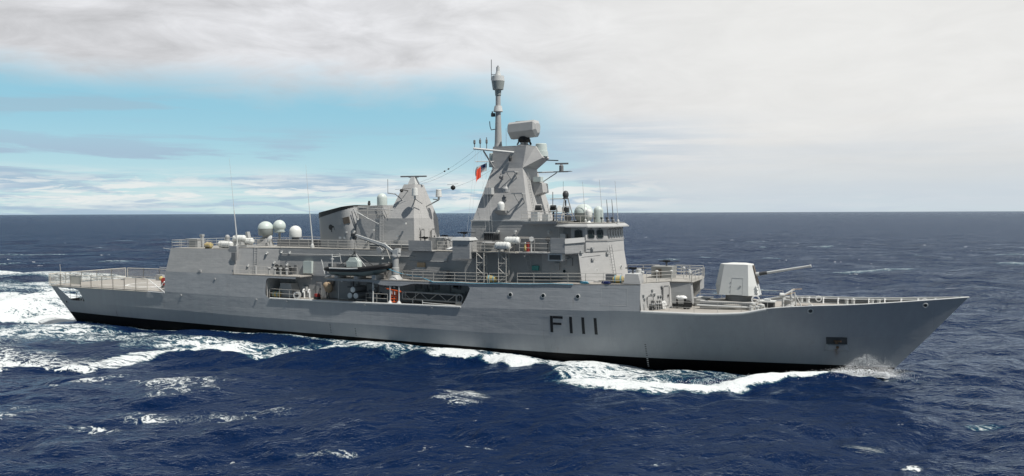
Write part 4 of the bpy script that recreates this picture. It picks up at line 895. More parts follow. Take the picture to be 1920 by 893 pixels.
# ---- after mast: block, pyramid and lattice radar bar
mb = MB(); mb.prism([(52.6, -3.05), (60.95, -3.05), (60.95, 3.05), (52.6, 3.05)], TOP1 + 0.04, 15.0, [(52.6, -3.0), (60.7, -2.75), (60.7, 2.75), (52.6, 3.0)]); am = mb.build('after_mast', MASTG, SHIP)
mb = MB(); mb.prism([(56.9, -2.75), (60.68, -2.75), (60.68, 2.75), (56.9, 2.75)], 15.002, 19.1, [(58.2, -1.0), (59.75, -1.0), (59.75, 1.0), (58.2, 1.0)]); pyr = mb.build('mast_tower', MASTG, am)
mb = MB(); mb.prism([(58.45, -0.55), (59.5, -0.55), (59.5, 0.55), (58.45, 0.55)], 19.1, 20.0, [(58.7, -0.25), (59.2, -0.25), (59.2, 0.25), (58.7, 0.25)]); mb.build('radar_pedestal', PALE, am)
mb = MB(); mb.cbox((58.95, 0, 20.08), (3.3, 0.35, 0.16), rz=R(12)); mb.cbox((58.95, 0, 19.99), (1.2, 0.28, 0.1), rz=R(12)); mb.build('bar_radar', MIDG, am)
railing([(52.7, -2.95, 15.02), (57.2, -2.9, 15.02)], h=1.4, parent=am); ladder((56.4, -3.2, 11.35), (56.4, -3.1, 16.3), (1, 0, 0), 0.45, am)
def armpole(pts, r, parent, name='yard_arm', mat=GREY2):
    mb = MB(); mb.path(pts, r, 6); return mb.build(name, mat, parent)
armpole([(58.5, -1.8, 17.2), (57.9, -2.4, 17.9), (56.9, -2.6, 18.05)], 0.07, am, 'whip_bracket'); armpole([(56.95, -2.6, 18.05), (56.95, -2.6, 19.7)], 0.035, am, 'whip_antenna', MIDG)
for base_, tip in (((60.0, -1.7, 16.7), (60.9, -2.8, 17.3)), ((60.3, 0.6, 16.4), (62.0, 0.8, 17.2))):
    a_ = armpole([base_, tip], 0.08, am, 'antenna_bracket'); armpole([(base_[0] + 0.9, base_[1] + (0.5 if base_[1] < 0 else 0.2), base_[2] + (0.05 if base_[1] < 0 else 0.9)), tip], 0.06, am, 'antenna_bracket')
    mb = MB(); mb.tube((tip[0], tip[1], tip[2]), (tip[0], tip[1], tip[2] + 0.35), 0.13, n=8); mb.lathe([(0.36, 0), (0.38, 0.05), (0.32, 0.9), (0.3, 0.93)], (tip[0], tip[1], tip[2] + 0.35), 14); mb.build('antenna_drum', DOMEW, am)
mb = MB(); mb.tube((59.0, -2.6, 18.4), (59.0, -1.3, 18.3), 0.05); mb.lathe([(0.1, -0.2), (0.24, 0), (0.1, 0.2)], (58.7, -2.3, 18.3), 10); mb.tube((58.0, -2.6, 18.45), (59.9, -2.1, 18.55), 0.02); mb.build('signal_lamp', BLACK, am)
door((60.93, -1.3, 11.8), (0, 1, 0), 1.9, 0.8, am, (1, 0, 0.05), MASTG); door((60.93, 1.1, 11.8), (0, 1, 0), 1.9, 0.8, am, (1, 0, 0.05), MASTG)
mb = MB()
for x, z in ((55.2, 13.6), (56.8, 12.0), (59.8, 14.4), (54.2, 12.2)): mb.cbox((x, -3.2, z), (0.2, 0.35, 0.2)); mb.cut()
mb.cbox((58.6, -3.08, 12.9), (0.45, 0.04, 0.28)); mb.each('floodlight', PALE, am)
mb = MB(); mb.prism([(62.6, -2.5), (64.6, -2.5), (64.6, 0.5), (62.6, 0.5)], 11.33, 12.75); mb.tube((64.6, -1.8, 12.6), (67.5, -2.6, 11.6), 0.1); mb.build('winch_house', GREY2, SHIP)

# ---- main mast
mb = MB(); mb.prism([(68.9, -4.0), (81.4, -4.0), (81.4, 4.0), (68.9, 4.0)], TOP1 + 0.04, 14.05, [(68.98, -3.8), (81.4, -3.85), (81.4, 3.85), (68.98, 3.8)]); mblock = mb.build('mast_house', GREY, SHIP)
mb = MB(); mb.prism([(68.95, -3.82), (79.1, -3.85), (79.1, 3.85), (68.95, 3.82)], 14.052, 14.68); mb.build('mast_house_top', GREY, mblock)
mb = MB(); mb.prism([(68.85, -3.9), (76.3, -3.9), (76.3, 3.9), (68.85, 3.9)], 14.682, 14.80); mb.build('mast_ledge', PALE, mblock)
KN = [(70.7, -2.0), (74.5, -2.0), (74.5, 2.0), (70.7, 2.0)]
mb = MB(); mb.prism([(69.05, -3.6), (75.95, -3.6), (75.95, 3.6), (69.05, 3.6)], 14.802, 20.6, KN); mast = mb.build('main_mast', MASTG, SHIP)
mb = MB()
lo = [(70.7, -2.0, 20.602), (74.5, -2.0, 20.602), (74.5, 2.0, 20.602), (70.7, 2.0, 20.602)]
chin = [(76.5, -0.95, 21.75), (76.5, 0.95, 21.75)]; hi = [(70.8, -1.95, 23.1), (74.95, -1.95, 23.1), (75.6, -0.9, 23.05), (75.6, 0.9, 23.05), (74.95, 1.95, 23.1), (70.8, 1.95, 23.1)]
vs = lo + chin + hi     # 0-3 lo, 4-5 chin, 6-11 hi
mb.add(vs, [[0, 1, 7, 6], [1, 4, 8, 7], [4, 5, 9, 8], [5, 2, 10, 9], [2, 3, 11, 10], [3, 0, 6, 11], [1, 2, 5, 4], [6, 7, 8, 9, 10, 11], [3, 2, 1, 0]]); head = mb.build('mast_head', MASTG, mast)
mb = MB(); mb.lathe([(0.72, 0), (0.80, 0.03), (0.78, 0.6), (0.70, 0.62), (0.62, 1.42), (0.55, 1.48)], (75.9, 0, 21.9), 20); mb.build('sensor_drum', DOMEG, mast)
mb = MB(); mb.lathe([(0.40, 0), (0.42, 0.05), (0.36, 1.1), (0.3, 1.15)], (70.2, -0.9, 21.3), 14); mb.cbox((70.4, -0.9, 21.1), (1.0, 0.6, 0.5)); mb.build('sensor_drum', DOMEG, mast)
mb = MB(); mb.lathe([(0.50, 0), (0.42, 0.5), (0.30, 4.2), (0.28, 6.3)], (70.5, 0, 23.1), 14); pole = mb.build('pole_mast', GREY2, mast)
mb = MB(); mb.lathe([(0.52, 0), (0.55, 0.03), (0.42, 0.68), (0.28, 0.7)], (70.5, 0, 27.25), 18); mb.build('collar', PALE, pole)
mb = MB(); mb.lathe([(0.26, 0), (0.34, 0.15), (0.38, 0.75), (0.62, 0.8), (0.76, 1.75)], (70.5, 0, 29.0), 20); mb.build('antenna_pod', DOMEM, pole)
mb = MB(); mb.lathe([(0.77, 1.75), (0.70, 2.35), (0.35, 2.42), (0.22, 2.9), (0.2, 3.4)], (70.5, 0, 29.0), 20); mb.build('antenna_pod', PALE, pole)
mb = MB(); mb.lathe([(0.18, 0), (0.2, 0.2), (0.19, 0.45), (0.1, 0.52), (0.08, 0.8)], (70.5, 0, 31.75), 10); mb.tube((70.5, 0, 31.5), (69.7, -0.1, 31.6), 0.04); mb.tube((70.5, 0, 31.2), (69.7, -0.1, 31.1), 0.04); mb.tube((69.7, -0.1, 30.9), (69.7, -0.1, 33.3), 0.045, n=5); mb.build('masthead_lamp', MIDG, pole)
mb = MB(); mb.path([(70.4, 0, 25.3), (69.7, -0.2, 25.2), (69.55, -0.2, 25.6), (69.5, -0.2, 26.2)], 0.05, 5); mb.cbox((70.0, -0.3, 26.9), (0.4, 0.3, 0.4)); mb.tube((69.9, -0.3, 26.9), (69.9, -0.3, 27.3), 0.09); mb.build('wind_sensor', DARK, pole)
# air search radar: faceted antenna on a turning pedestal
mb = MB(); mb.lathe([(0.85, 0), (0.85, 0.15), (0.45, 0.3), (0.45, 0.55)], (73.8, 0, 23.1), 16); mb.build('radar_base', MASTG, mast)
mb = MB(); mb.lathe([(0.5, 0.0), (0.75, 0.25), (0.6, 0.55), (0.5, 0.65)], (73.8, 0, 23.6), 14)
for a_ in range(6): d = V((math.cos(a_ * 1.05), math.sin(a_ * 1.05), 0)); mb.tube(V((73.8, 0, 23.35)) + d * 0.9, V((73.8, 0, 23.9)) + d * 0.62, 0.07, n=5)
mb.build('turning_gear', BLACK, mast)
rz = R(-2); M = Matrix.Translation((73.75, 0, 25.1)) @ Matrix.Rotation(rz, 4, 'Z') @ Matrix.Rotation(R(-3), 4, 'Y')
# cross-section in (depth y, height z); near face tilts back, underside slopes
sec = [(-0.98, -0.30), (-0.88, 0.62), (-0.55, 0.86), (0.7, 0.86), (1.0, 0.35), (0.75, -0.70), (0.35, -1.0), (-0.30, -1.0)]
L2 = 1.55
r1 = [M @ V((-L2, y, z)) for y, z in sec]; r2 = [M @ V((L2, y, z)) for y, z in sec]; r0 = [M @ V((-L2 - 0.26, y * 0.62, z * 0.58)) for y, z in sec]; r3 = [M @ V((L2 + 0.26, y * 0.62, z * 0.58)) for y, z in sec]
mb = MB(); mb.loft([r0, r1, r2, r3], False, True); rad = mb.build('search_radar', GREY2, mast)
mb = MB(); mb.cbox(M @ V((0.2, 0.1, 0.89)), (2.2, 0.7, 0.07), rz=rz); mb.build('antenna_top', PALE, rad)
mb = MB(); mb.cbox(M @ V((0, 0.1, -1.0)), (0.9, 0.7, 0.5), rz=rz); mb.build('antenna_yoke', MIDG, rad)
# mast arms, sensors and boxes
armpole([(73.4, -1.9, 22.35), (69.7, -4.6, 22.75)], 0.13, mast, 'yard_arm', PALE); armpole([(71.0, -2.1, 20.7), (70.6, -3.9, 22.5)], 0.09, mast, 'yard_strut', GREY2)
armpole([(73.4, 1.9, 22.35), (69.7, 4.6, 22.75)], 0.13, mast, 'yard_arm', PALE); armpole([(71.0, 2.1, 20.7), (70.6, 3.9, 22.5)], 0.09, mast, 'yard_strut', GREY2)
armpole([(70.9, -2.0, 21.4), (69.2, -3.2, 21.4)], 0.06, mast, 'yard_arm', PALE)
for p, h in (((69.8, -4.5, 22.8), 0.9), ((70.3, -4.1, 22.75), 1.15), ((70.9, -3.7, 22.7), 1.3)):
    mb = MB(); mb.tube(p, (p[0], p[1], p[2] + h), 0.05, n=5); mb.lathe([(0.06, 0), (0.13, 0.1), (0.12, 0.45), (0.05, 0.5)], (p[0], p[1], p[2] + h * 0.45), 8); mb.build('rod_antenna', MIDG, mast)
mb = MB(); mb.tube((72.0, -1.0, 23.1), (72.0, -1.0, 25.2), 0.02, n=4); mb.build('whip_antenna', MIDG, mast)
mb = MB(); mb.lathe([(0.14, -0.35), (0.2, 0), (0.14, 0.3)], (73.1, -2.25, 21.7), 8); mb.build('signal_lamp', DARK, mast)
def side_arm(x, z, y0, out, slant, name='side_arm'):
    mb = MB(); mb.cbox((x, y0 - out / 2, z), (0.22, out, 0.14)); mb.cbox((x - 0.5, y0 - out, z + 0.02), (1.3, 0.22, 0.14)); mb.tube((x, y0 - out + 0.2, z), (x + 0.05, y0 - 0.2 + 0.5, z - slant), 0.06, n=5); mb.tube((x - 0.9, y0 - out, z), (x - 0.5, y0 + 0.3, z - slant), 0.05, n=5)
    return mb.build(name, GREY2, mast)
side_arm(73.9, 20.15, -2.1, 0.9, 1.3); side_arm(75.2, 17.7, -3.0, 0.9, 1.5)
def sensor(x, y, z, s=1.0):
    mb = MB(); mb.lathe([(0.12 * s, -0.3 * s), (0.26 * s, -0.2 * s), (0.28 * s, 0.1 * s), (0.1 * s, 0.3 * s), (0.08 * s, 0.5 * s)], (x, y, z), 10); mb.cbox((x, y + 0.3, z - 0.1), (0.25 * s, 0.7, 0.2 * s)); mb.cbox((x + 0.1, y, z + 0.15 * s), (0.5 * s, 0.1, 0.16 * s)); return mb
sensor(73.3, -3.75, 18.15, 1.2).build('sensor_head', GREY2, mast); sensor(72.2, -2.75, 19.6, 0.8).build('sensor_head', MIDG, mast); sensor(72.9, -3.5, 17.2, 0.8).build('sensor_head', MIDG, mast)
mb = MB(); mb.cbox((70.9, -3.1, 18.05), (0.85, 0.7, 0.75)); mb.build('equipment_box', PALE, mast)
mb = MB(); mb.hexa([(72.2, -3.0, 15.1), (73.2, -3.0, 15.1), (73.2, -2.9, 15.1), (72.2, -2.9, 15.1)], [(72.0, -4.35, 15.85), (73.4, -4.35, 15.85), (73.4, -2.7, 15.85), (72.0, -2.7, 15.85)]); mb.build('dome_bracket', GREY, mast)
mb = MB(); mb.smooth_lathe(dome_prof(0.40, 0.98), (72.7, -3.8, 15.9), 18); mb.build('dome', DOMEW, mast)
ladder((76.15, -1.9, 15.0), (74.85, -1.2, 20.2), (0, 1, 0), 0.4, mast)
mb = MB(); mb.hexa([(75.2, -0.5, 17.5), (76.3, -0.5, 17.9), (76.3, 1.2, 17.9), (75.2, 1.2, 17.5)], [(74.9, -0.5, 19.3), (76.2, -0.5, 18.9), (76.2, 1.2, 18.9), (74.9, 1.2, 19.3)]); mb.build('equipment_box', MASTG, mast)
mb = MB(); mb.cbox((75.7, -0.4, 19.35), (0.9, 0.75, 0.55)); mb.build('equipment_box', DOMEG, mast)
armpole([(75.0, 1.0, 20.2), (78.9, 0.6, 20.2)], 0.08, mast, 'radar_bracket', PALE); armpole([(75.3, 1.0, 18.9), (77.5, 0.7, 20.1)], 0.06, mast, 'radar_bracket', PALE)
mb = MB(); mb.cbox((78.6, 0.6, 20.22), (1.4, 0.6, 0.06)); mb.lathe([(0.25, 0), (0.25, 0.6), (0.12, 0.75)], (78.1, 0.6, 20.25), 10); mb.cbox((78.15, 0.6, 21.1), (1.5, 0.16, 0.18), rz=R(10)); mb.build('navigation_radar', MIDG, mast)
armpole([(76.3, 0.6, 21.55), (77.8, 0.4, 21.45)], 0.07, mast, 'yard_arm', DARK)
armpole([(76.0, 2.4, 17.2), (78.0, 2.4, 17.2)], 0.06, mast, 'radar_bracket', PALE); armpole([(77.6, 2.4, 17.2), (77.6, 2.4, 19.2)], 0.02, mast, 'whip_antenna', MIDG); armpole([(76.3, 2.4, 16.0), (76.3, 2.4, 18.0)], 0.05, mast, 'rod_antenna', MIDG)
# platform round the mast foot with rails and director sights
mb = MB(); mb.prism([(75.8, -4.9), (79.6, -4.7), (79.6, 4.7), (75.8, 4.9)], 14.45, 14.68, [(75.6, -4.95), (79.8, -4.75), (79.8, 4.75), (75.6, 4.95)]); pf = mb.build('mast_platform', GREY2, mblock)
railing([(75.7, -4.85, 14.7), (79.7, -4.65, 14.7), (79.9, -3.0, 14.7)], parent=mblock); railing([(79.9, -3.9, 14.7), (80.6, -3.9, 14.55), (83.3, -3.2, 14.55)], h=0.7, parent=mblock, bars=1)
ladder((79.9, -4.1, 11.45), (79.9, -4.0, 14.6), (1, 0, 0), 0.5, mblock, PALE)
for x, y in ((77.0, -3.3), (78.0, -1.5)):
    mb = MB(); mb.tube((x, y, 14.7), (x, y, 15.8), 0.1); mb.cbox((x, y, 16.0), (0.75, 0.3, 0.3)); mb.lathe([(0.2, -0.3), (0.2, 0.3)], (x, y - 0.05, 16.25), 10, (1, 0, 0)); mb.tube((x - 0.5, y, 15.7), (x + 0.5, y, 15.7), 0.05); mb.build('director_sight', DARK, mblock)
mb = MB(); mb.cbox((76.8, -3.7, 15.2), (0.8, 0.6, 1.0)); mb.cut(); mb.cbox((77.9, -3.3, 15.1), (0.7, 0.6, 0.8)); mb.each('equipment_locker', PALE, mblock); mb = MB(); mb.lathe([(0.08, 0), (0.38, 0.55)], (78.6, -2.2, 15.9), 12, (1, -0.4, 0.2)); mb.tube((78.6, -2.2, 14.7), (78.7, -2.2, 16.0), 0.05); mb.build('loudhailer', PALE, mblock)
mb = MB()
for x in (72.5, 74.6, 78.6): mb.cbox((x, -4.15, 13.6), (0.2, 0.4, 0.2)); mb.lathe([(0.13, 0), (0.1, 0.15)], (x, -4.3, 13.45), 8, (0, 0, -1)); mb.cut()
mb.each('wall_lamp', PALE, mblock)
for x, mat_ in ((77.3, PALE), (79.2, DARK)):
    mb = MB(); mb.tube((x, -5.9, 11.45), (x, -5.9, 12.7), 0.07); mb.lathe([(0.22, -0.25), (0.26, 0.25)], (x, -5.95, 12.85), 12, (0.6, -0.8, 0)); mb.build('searchlight', mat_, SHIP)
mb = MB(); mb.cbox((80.3, -4.25, 13.0), (0.6, 0.5, 0.75)); mb.build('wall_cabinet', PALE, mblock)
# director on its tripod abaft the bridge
mb = MB()
top = V((78.85, 0, 17.1))
for a_ in (R(20), R(140), R(260)):
    d = V((math.cos(a_), math.sin(a_), 0)); mb.tube(V((78.85, 0, 14.7)) + d * 0.95, top + d * 0.28, 0.07, n=5)
for z, rr in ((15.5, 0.72), (16.3, 0.5)):
    ps = [V((78.85, 0, z)) + V((math.cos(a_), math.sin(a_), 0)) * rr for a_ in (R(20), R(140), R(260))]
    for a_, b_ in zip(ps, ps[1:] + ps[:1]): mb.tube(a_, b_, 0.045, n=4)
mb.build('tripod', GREY2, mblock)
mb = MB(); mb.lathe([(0.35, 0), (0.35, 0.08), (0.2, 0.2)], (78.85, 0, 17.1), 12); mb.smooth_lathe([(0.25, 0), (0.34, 0.25), (0.34, 0.5), (0.2, 0.75), (0.05, 0.8)], (78.85, 0, 17.25), 14); mb.tube((78.85, 0, 15.2), (78.85, 0, 17.0), 0.09); mb.cbox((78.9, -0.1, 15.9), (0.7, 0.5, 0.6)); mb.lathe([(0.4, 0), (0.4, 0.12)], (79.3, -0.4, 15.0), 12, (0.4, -1, 0)); mb.build('optical_sight', DARK, mblock)
# domes and whips on the bridge roof
mb = MB(); mb.smooth_lathe([(0.72, 0), (0.98, 0.38), (1.06, 0.95)], (80.6, 1.0, 14.6), 24); d1 = mb.build('satellite_dome', DOMEM, pilot)
mb = MB(); mb.smooth_lathe([(1.075, 0)] + [(1.075 * math.cos(a_), 1.02 * math.sin(a_)) for a_ in [R(90 * i / 8) for i in range(1, 9)]], (80.6, 1.0, 15.55), 24); mb.build('dome_top', DOMEG, d1)
mb = MB(); mb.lathe([(0.3, 0), (0.12, 0.2), (0.12, 0.7)], (82.0, -1.2, 14.5), 10); mb.smooth_lathe(dome_prof(0.36, 0.9), (82.0, -1.2, 15.1), 18); mb.build('dome', DOMEW, pilot)
mb = MB(); mb.smooth_lathe(dome_prof(0.53, 1.78), (82.7, 0, 14.53), 20); mb.build('dome', DOMEG, pilot)
for x, y, z0, z1, r_, lean in ((81.2, 0, 14.5, 19.0, 0.022, -0.35), (83.2, 0, 14.5, 19.2, 0.022, -0.4), (85.1, -0.5, 14.45, 19.0, 0.022, -0.35), (84.0, -0.5, 14.5, 17.0, 0.04, -0.2), (84.75, -1.0, 14.5, 17.0, 0.04, -0.2)):
    mb = MB(); mb.lathe([(0.14, 0), (0.14, 0.3), (0.06, 0.4)], (x, y, z0), 8); mb.tube((x, y, z0 + 0.3), (x + lean, y, z1), r_ * 1.6, r_ * 0.8, n=5); mb.build('whip_antenna', PALE if r_ < 0.03 else MIDG, pilot)
mb = MB()
for x, y in ((83.6, -1.6), (84.3, -1.9), (84.3, -0.2), (83.0, -2.2)): mb.tube((x, y, 14.5), (x, y, 14.95), 0.04); mb.cbox((x, y, 15.0), (0.22, 0.16, 0.2)); mb.cut()
mb.each('roof_fitting', DARK, pilot)

# ---- hangar roof equipment
mb = MB(); mb.prism([(34.6, -0.9), (36.2, -0.9), (36.2, 0.9), (34.6, 0.9)], 11.1, 12.4, [(34.95, -0.5), (35.85, -0.5), (35.85, 0.5), (34.95, 0.5)]); mb.tube((35.4, 0, 12.3), (35.4, 0, 12.8), 0.45, n=12); mb.build('dome_pedestal', GREY, SHIP)
mb = MB(); mb.smooth_lathe([(0.80, 0), (0.93, 0.1), (1.0, 0.95)], (35.4, 0, 12.65), 24); d1 = mb.build('satellite_dome', DOMEM, SHIP)
mb = MB(); mb.smooth_lathe([(1.03, 0)] + [(1.03 * math.cos(a_), 0.98 * math.sin(a_)) for a_ in [R(90 * i / 8) for i in range(1, 9)]], (35.4, 0, 13.6), 24); mb.build('dome_top', DOMEG, d1)
mb = MB(); mb.tube((36.9, 1.0, 11.1), (36.9, 1.0, 13.1), 0.16, n=10); mb.build('dome_post', GREY2, SHIP)
mb = MB(); mb.smooth_lathe([(0.55, 0), (0.78, 0.12)] + [(0.83 * math.cos(a_), 0.88 + 0.83 * math.sin(a_)) for a_ in [R(-42 + 132 * i / 10) for i in range(11)]], (36.9, 1.0, 13.05), 24); mb.build('satellite_dome', DOMEG, SHIP)
mb = MB(); mb.prism([(38.8, -1.6), (44.5, -1.6), (44.5, 1.6), (38.8, 1.6)], 11.33, 12.2); mb.tube((40.5, 0, 12.2), (40.5, 0, 12.5), 0.5, n=12); mb.build('vent_trunk', MIDG, SHIP)
mb = MB(); mb.smooth_lathe(dome_prof(0.80, 1.52), (40.5, 0, 12.5), 24); mb.build('satellite_dome', DOMEW, SHIP)
mb = MB(); mb.lathe([(0.55, 0), (0.55, 0.12), (0.2, 0.3)], (36.9, -0.9, 12.2), 14, (-0.4, -0.8, 0.5)); mb.tube((36.9, -0.9, 11.1), (36.9, -0.9, 12.2), 0.12); mb.build('dish', PALE, SHIP)
for x, y, z0, z1, dx_ in ((34.2, -4.0, 11.1, 22.9, -1.15), (46.6, -4.0, 11.3, 21.7, -0.9)):
    mb = MB(); mb.lathe([(0.25, 0), (0.25, 0.25), (0.12, 0.6), (0.1, 1.0)], (x, y, z0), 10); mb.tube((x, y, z0 + 0.9), (x + dx_ * 0.4, y, z0 + (z1 - z0) * 0.42), 0.085, 0.06, n=6); mb.tube((x + dx_ * 0.4, y, z0 + (z1 - z0) * 0.42), (x + dx_, y, z1), 0.035, 0.012, n=5); mb.build('whip_antenna', PALE, SHIP)
mb = MB(); mb.cbox((33.7, -2.0, 11.75), (1.5, 1.2, 1.3)); mb.cbox((34.2, -2.0, 12.7), (0.35, 0.5, 1.0), ry=R(-15)); mb.cbox((33.5, -2.2, 12.5), (0.5, 0.4, 0.5)); mb.build('optical_director', GREY2, SHIP)
mb = MB(); mb.cbox((26.4, -3.5, 11.6), (1.6, 1.2, 1.0)); mb.cbox((26.2, -3.5, 12.2), (2.2, 1.5, 0.12)); mb.tube((27.4, -3.3, 11.1), (27.2, -3.3, 12.6), 0.2, n=8); mb.cbox((27.2, -3.3, 12.7), (0.5, 0.4, 0.3)); mb.build('landing_control_cab', GREY2, SHIP)
mb = MB(); mb.tube((31.0, -2.5, 11.1), (31.0, -2.5, 12.3), 0.28, n=10); mb.smooth_lathe(dome_prof(0.3, 0.5), (31.0, -2.5, 12.3), 12); mb.cut(); mb.tube((29.8, 1.0, 11.1), (29.8, 1.0, 12.2), 0.3, n=10); mb.cut(); mb.cbox((28.6, 2.0, 11.5), (1.4, 1.0, 0.8)); mb.cut(); mb.cbox((32.3, 3, 11.5), (1.6, 1.2, 0.8)); mb.each('roof_ventilator', GREY2, SHIP)
armpole([(24.6, -6.2, 10.9), (23.4, -6.4, 11.05)], 0.035, SHIP, 'guide_bar', PALE); armpole([(24.4, -6.8, 8.45), (23.2, -6.9, 8.5)], 0.035, SHIP, 'guide_bar', PALE)
mb = MB(); mb.box((55.5, -4.3, 11.35), (61.5, -3.6, 11.85)); mb.build('deck_box', MIDG, SHIP)
mb = MB(); mb.box((55.4, -4.35, 11.86), (61.6, -3.55, 11.93)); mb.build('deck_box_lid', PALE, SHIP)
mb = MB(); mb.cbox((64.8, -5.9, 8.65), (4.6, 0.8, 1.1)); mb.build('hose_locker', MIDG, SHIP)

# ---- gun mount
def rot_about(c, a): return Matrix.Translation(c) @ Matrix.Rotation(a, 4, 'Z') @ Matrix.Translation(-V(c))
GC = V((97.75, 0, 7.1)); ga = R(-4)
mb = MB(); mb.lathe([(3.1, 0), (3.1, 0.45), (2.9, 0.55), (1.5, 0.62)], (97.6, 0, FD(97.6)), 32); mb.build('gun_plinth', DECKG, SHIP)
mb = MB(); mb.lathe([(1.35, 0), (1.35, 0.6)], (97.75, 0, 6.6), 24); gun = mb.build('gun_mount', MIDG, SHIP)
b8 = [(-2.05, -0.75), (-1.7, -1.35), (1.25, -1.45), (2.05, -0.75), (2.05, 0.75), (1.25, 1.45), (-1.7, 1.35), (-2.05, 0.75)]
m8 = None
t8 = [(-1.75, -0.6), (-1.25, -1.0), (1.1, -1.05), (1.3, -0.55), (1.3, 0.55), (1.1, 1.05), (-1.25, 1.0), (-1.75, 0.6)]
u8 = 0.92 / 3.07; m8 = [(a[0] + (b_[0] - a[0]) * u8, a[1] + (b_[1] - a[1]) * u8) for a, b_ in zip(b8, t8)]; m8[0] = (-2.2, -0.72); m8[7] = (-2.2, 0.72)
def gp(pts, z): return [rot_about(GC, ga) @ V((GC.x + x, GC.y + y, z)) for x, y in pts]
mb = MB(); mb.loft([gp(b8, 7.28), gp(m8, 8.2), gp(t8, 10.35)], False, True); shield = mb.build('gun_shield', GUNW, gun)
mb = MB(); mb.loft([gp([(x * 0.9, y * 0.9) for x, y in t8], 10.352), gp([(x * 0.5, y * 0.6) for x, y in t8], 10.45)], False, True); mb.build('shield_roof', GUNW, shield)
dirg = V((math.cos(ga) * math.cos(R(11)), math.sin(ga) * math.cos(R(11)), math.sin(R(11)))); br = rot_about(GC, ga) @ V((GC.x + 1.45, 0, 9.3))
mb = MB(); mb.tube(br - dirg * 0.3, br + dirg * 0.55, 0.24, 0.2, n=14); mb.tube(br + dirg * 1.3, br + dirg * 5.5, 0.13, 0.10, n=12); mb.lathe([(0.1, 0), (0.13, 0.03), (0.13, 0.15), (0.07, 0.16)], br + dirg * 5.4, 12, dirg); brl = mb.build('barrel', PALE, gun)
mb = MB(); mb.tube(br + dirg * 0.5, br + dirg * 1.32, 0.18, 0.17, n=12); mb.build('recoil_sleeve', DARK, brl)
mb = MB(); q = [rot_about(GC, ga) @ V((GC.x + x, y, z)) for x, y, z in ((1.36, -0.28, 10.25), (1.36, 0.28, 10.25), (1.9, 0.28, 8.4), (1.9, -0.28, 8.4))]; q2 = [p + V((0.05, 0, 0.02)) for p in q]; mb.hexa(q, q2); mb.build('gun_port', DARKB, gun)
def shield_pt(x, z, off=0.02):
    s = (z - 7.28) / 0.92 if z < 8.2 else (z - 8.2) / 2.15
    lo_, hi_ = (b8, m8) if z < 8.2 else (m8, t8)
    pa = V(lo_[1]).lerp(V(hi_[1]), s); pb = V(lo_[2]).lerp(V(hi_[2]), s); u = (x - pa.x) / (pb.x - pa.x); y = pa.y + (pb.y - pa.y) * u
    return rot_about(GC, ga) @ V((GC.x + x, y - off, z))
mb = MB(); mb.path([shield_pt(x, z, 0.004) for x, z in ((-0.55, 7.35), (0.65, 7.35), (0.65, 9.0), (-0.45, 9.0), (-0.55, 7.35))], 0.014, 4)
for z in (7.7, 8.15, 8.55): mb.cbox(shield_pt(-0.56, z, 0.02), (0.08, 0.03, 0.10))
mb.cbox(shield_pt(0.42, 8.2, 0.04), (0.18, 0.05, 0.14)); mb.build('access_door', GREY2, shield)
mb = MB()
for i in range(4): mb.cbox(rot_about(GC, ga) @ V((GC.x + 1.98 + 0.02 * i, -0.9 + 0.02 * i, 7.5 + 0.32 * i)), (0.12, 0.3, 0.05)); mb.cut()
mb.each('step_iron', MIDG, shield)

# ---- foredeck fittings
mb = MB(); mb.box((94.4, -2.9, FD(96) + 0.01), (99.3, -2.3, FD(96) + 0.75)); fl_ = mb.build('breakwater', GREY2, SHIP)
mb = MB()
for i in range(24): mb.box((94.5 + i * 0.2, -2.96, FD(96) + 0.1), (94.56 + i * 0.2, -2.9, FD(96) + 0.7))
mb.build('breakwater_rib', MIDG, fl_)
mb = MB(); mb.tube((94.2, -3.2, FD(96) + 0.35), (99.6, -3.2, FD(96) + 0.35), 0.1, n=8); mb.tube((99.6, -3.2, FD(96) + 0.35), (100.2, -2.4, FD(97) + 0.5), 0.1, n=8); mb.build('refuelling_pipe', PALE, fl_)
def bollards(x, y):
    mb = MB(); z = FD(x)
    for dx_ in (-0.3, 0.3): mb.lathe([(0.16, 0), (0.16, 0.45), (0.2, 0.5), (0.2, 0.58)], (x + dx_, y, z), 12)
    mb.cbox((x, y, z + 0.04), (1.1, 0.45, 0.08)); mb.build('bollard', PALE, SHIP)
for x, y in ((103.6, -4.0), (103.6, 4.2), (110.3, -1.9), (110.3, 2.0), (108.0, 2.4), (100.0, -5.0)): bollards(x, y)
mb = MB(); mb.lathe([(0.55, 0), (0.5, 0.2), (0.38, 0.5), (0.5, 0.8), (0.5, 0.9)], (102.6, -1.2, FD(102)), 16); mb.build('capstan', GREY2, SHIP)
mb = MB(); mb.lathe([(0.55, 0), (0.5, 0.2), (0.38, 0.5), (0.5, 0.8), (0.5, 0.9)], (102.6, 1.2, FD(102)), 16); mb.build('capstan', GREY2, SHIP)
mb = MB(); mb.box((100.4, -3.2, FD(101)), (101.5, -2.0, FD(101) + 0.75)); mb.build('hatch_coaming', DARK, SHIP); mb = MB(); mb.cbox((100.95, -2.6, FD(101) + 0.82), (1.35, 1.4, 0.12)); mb.cbox((100.9, -2.6, FD(101) + 0.95), (0.5, 0.5, 0.18)); mb.build('hatch_lid', PALE, SHIP)
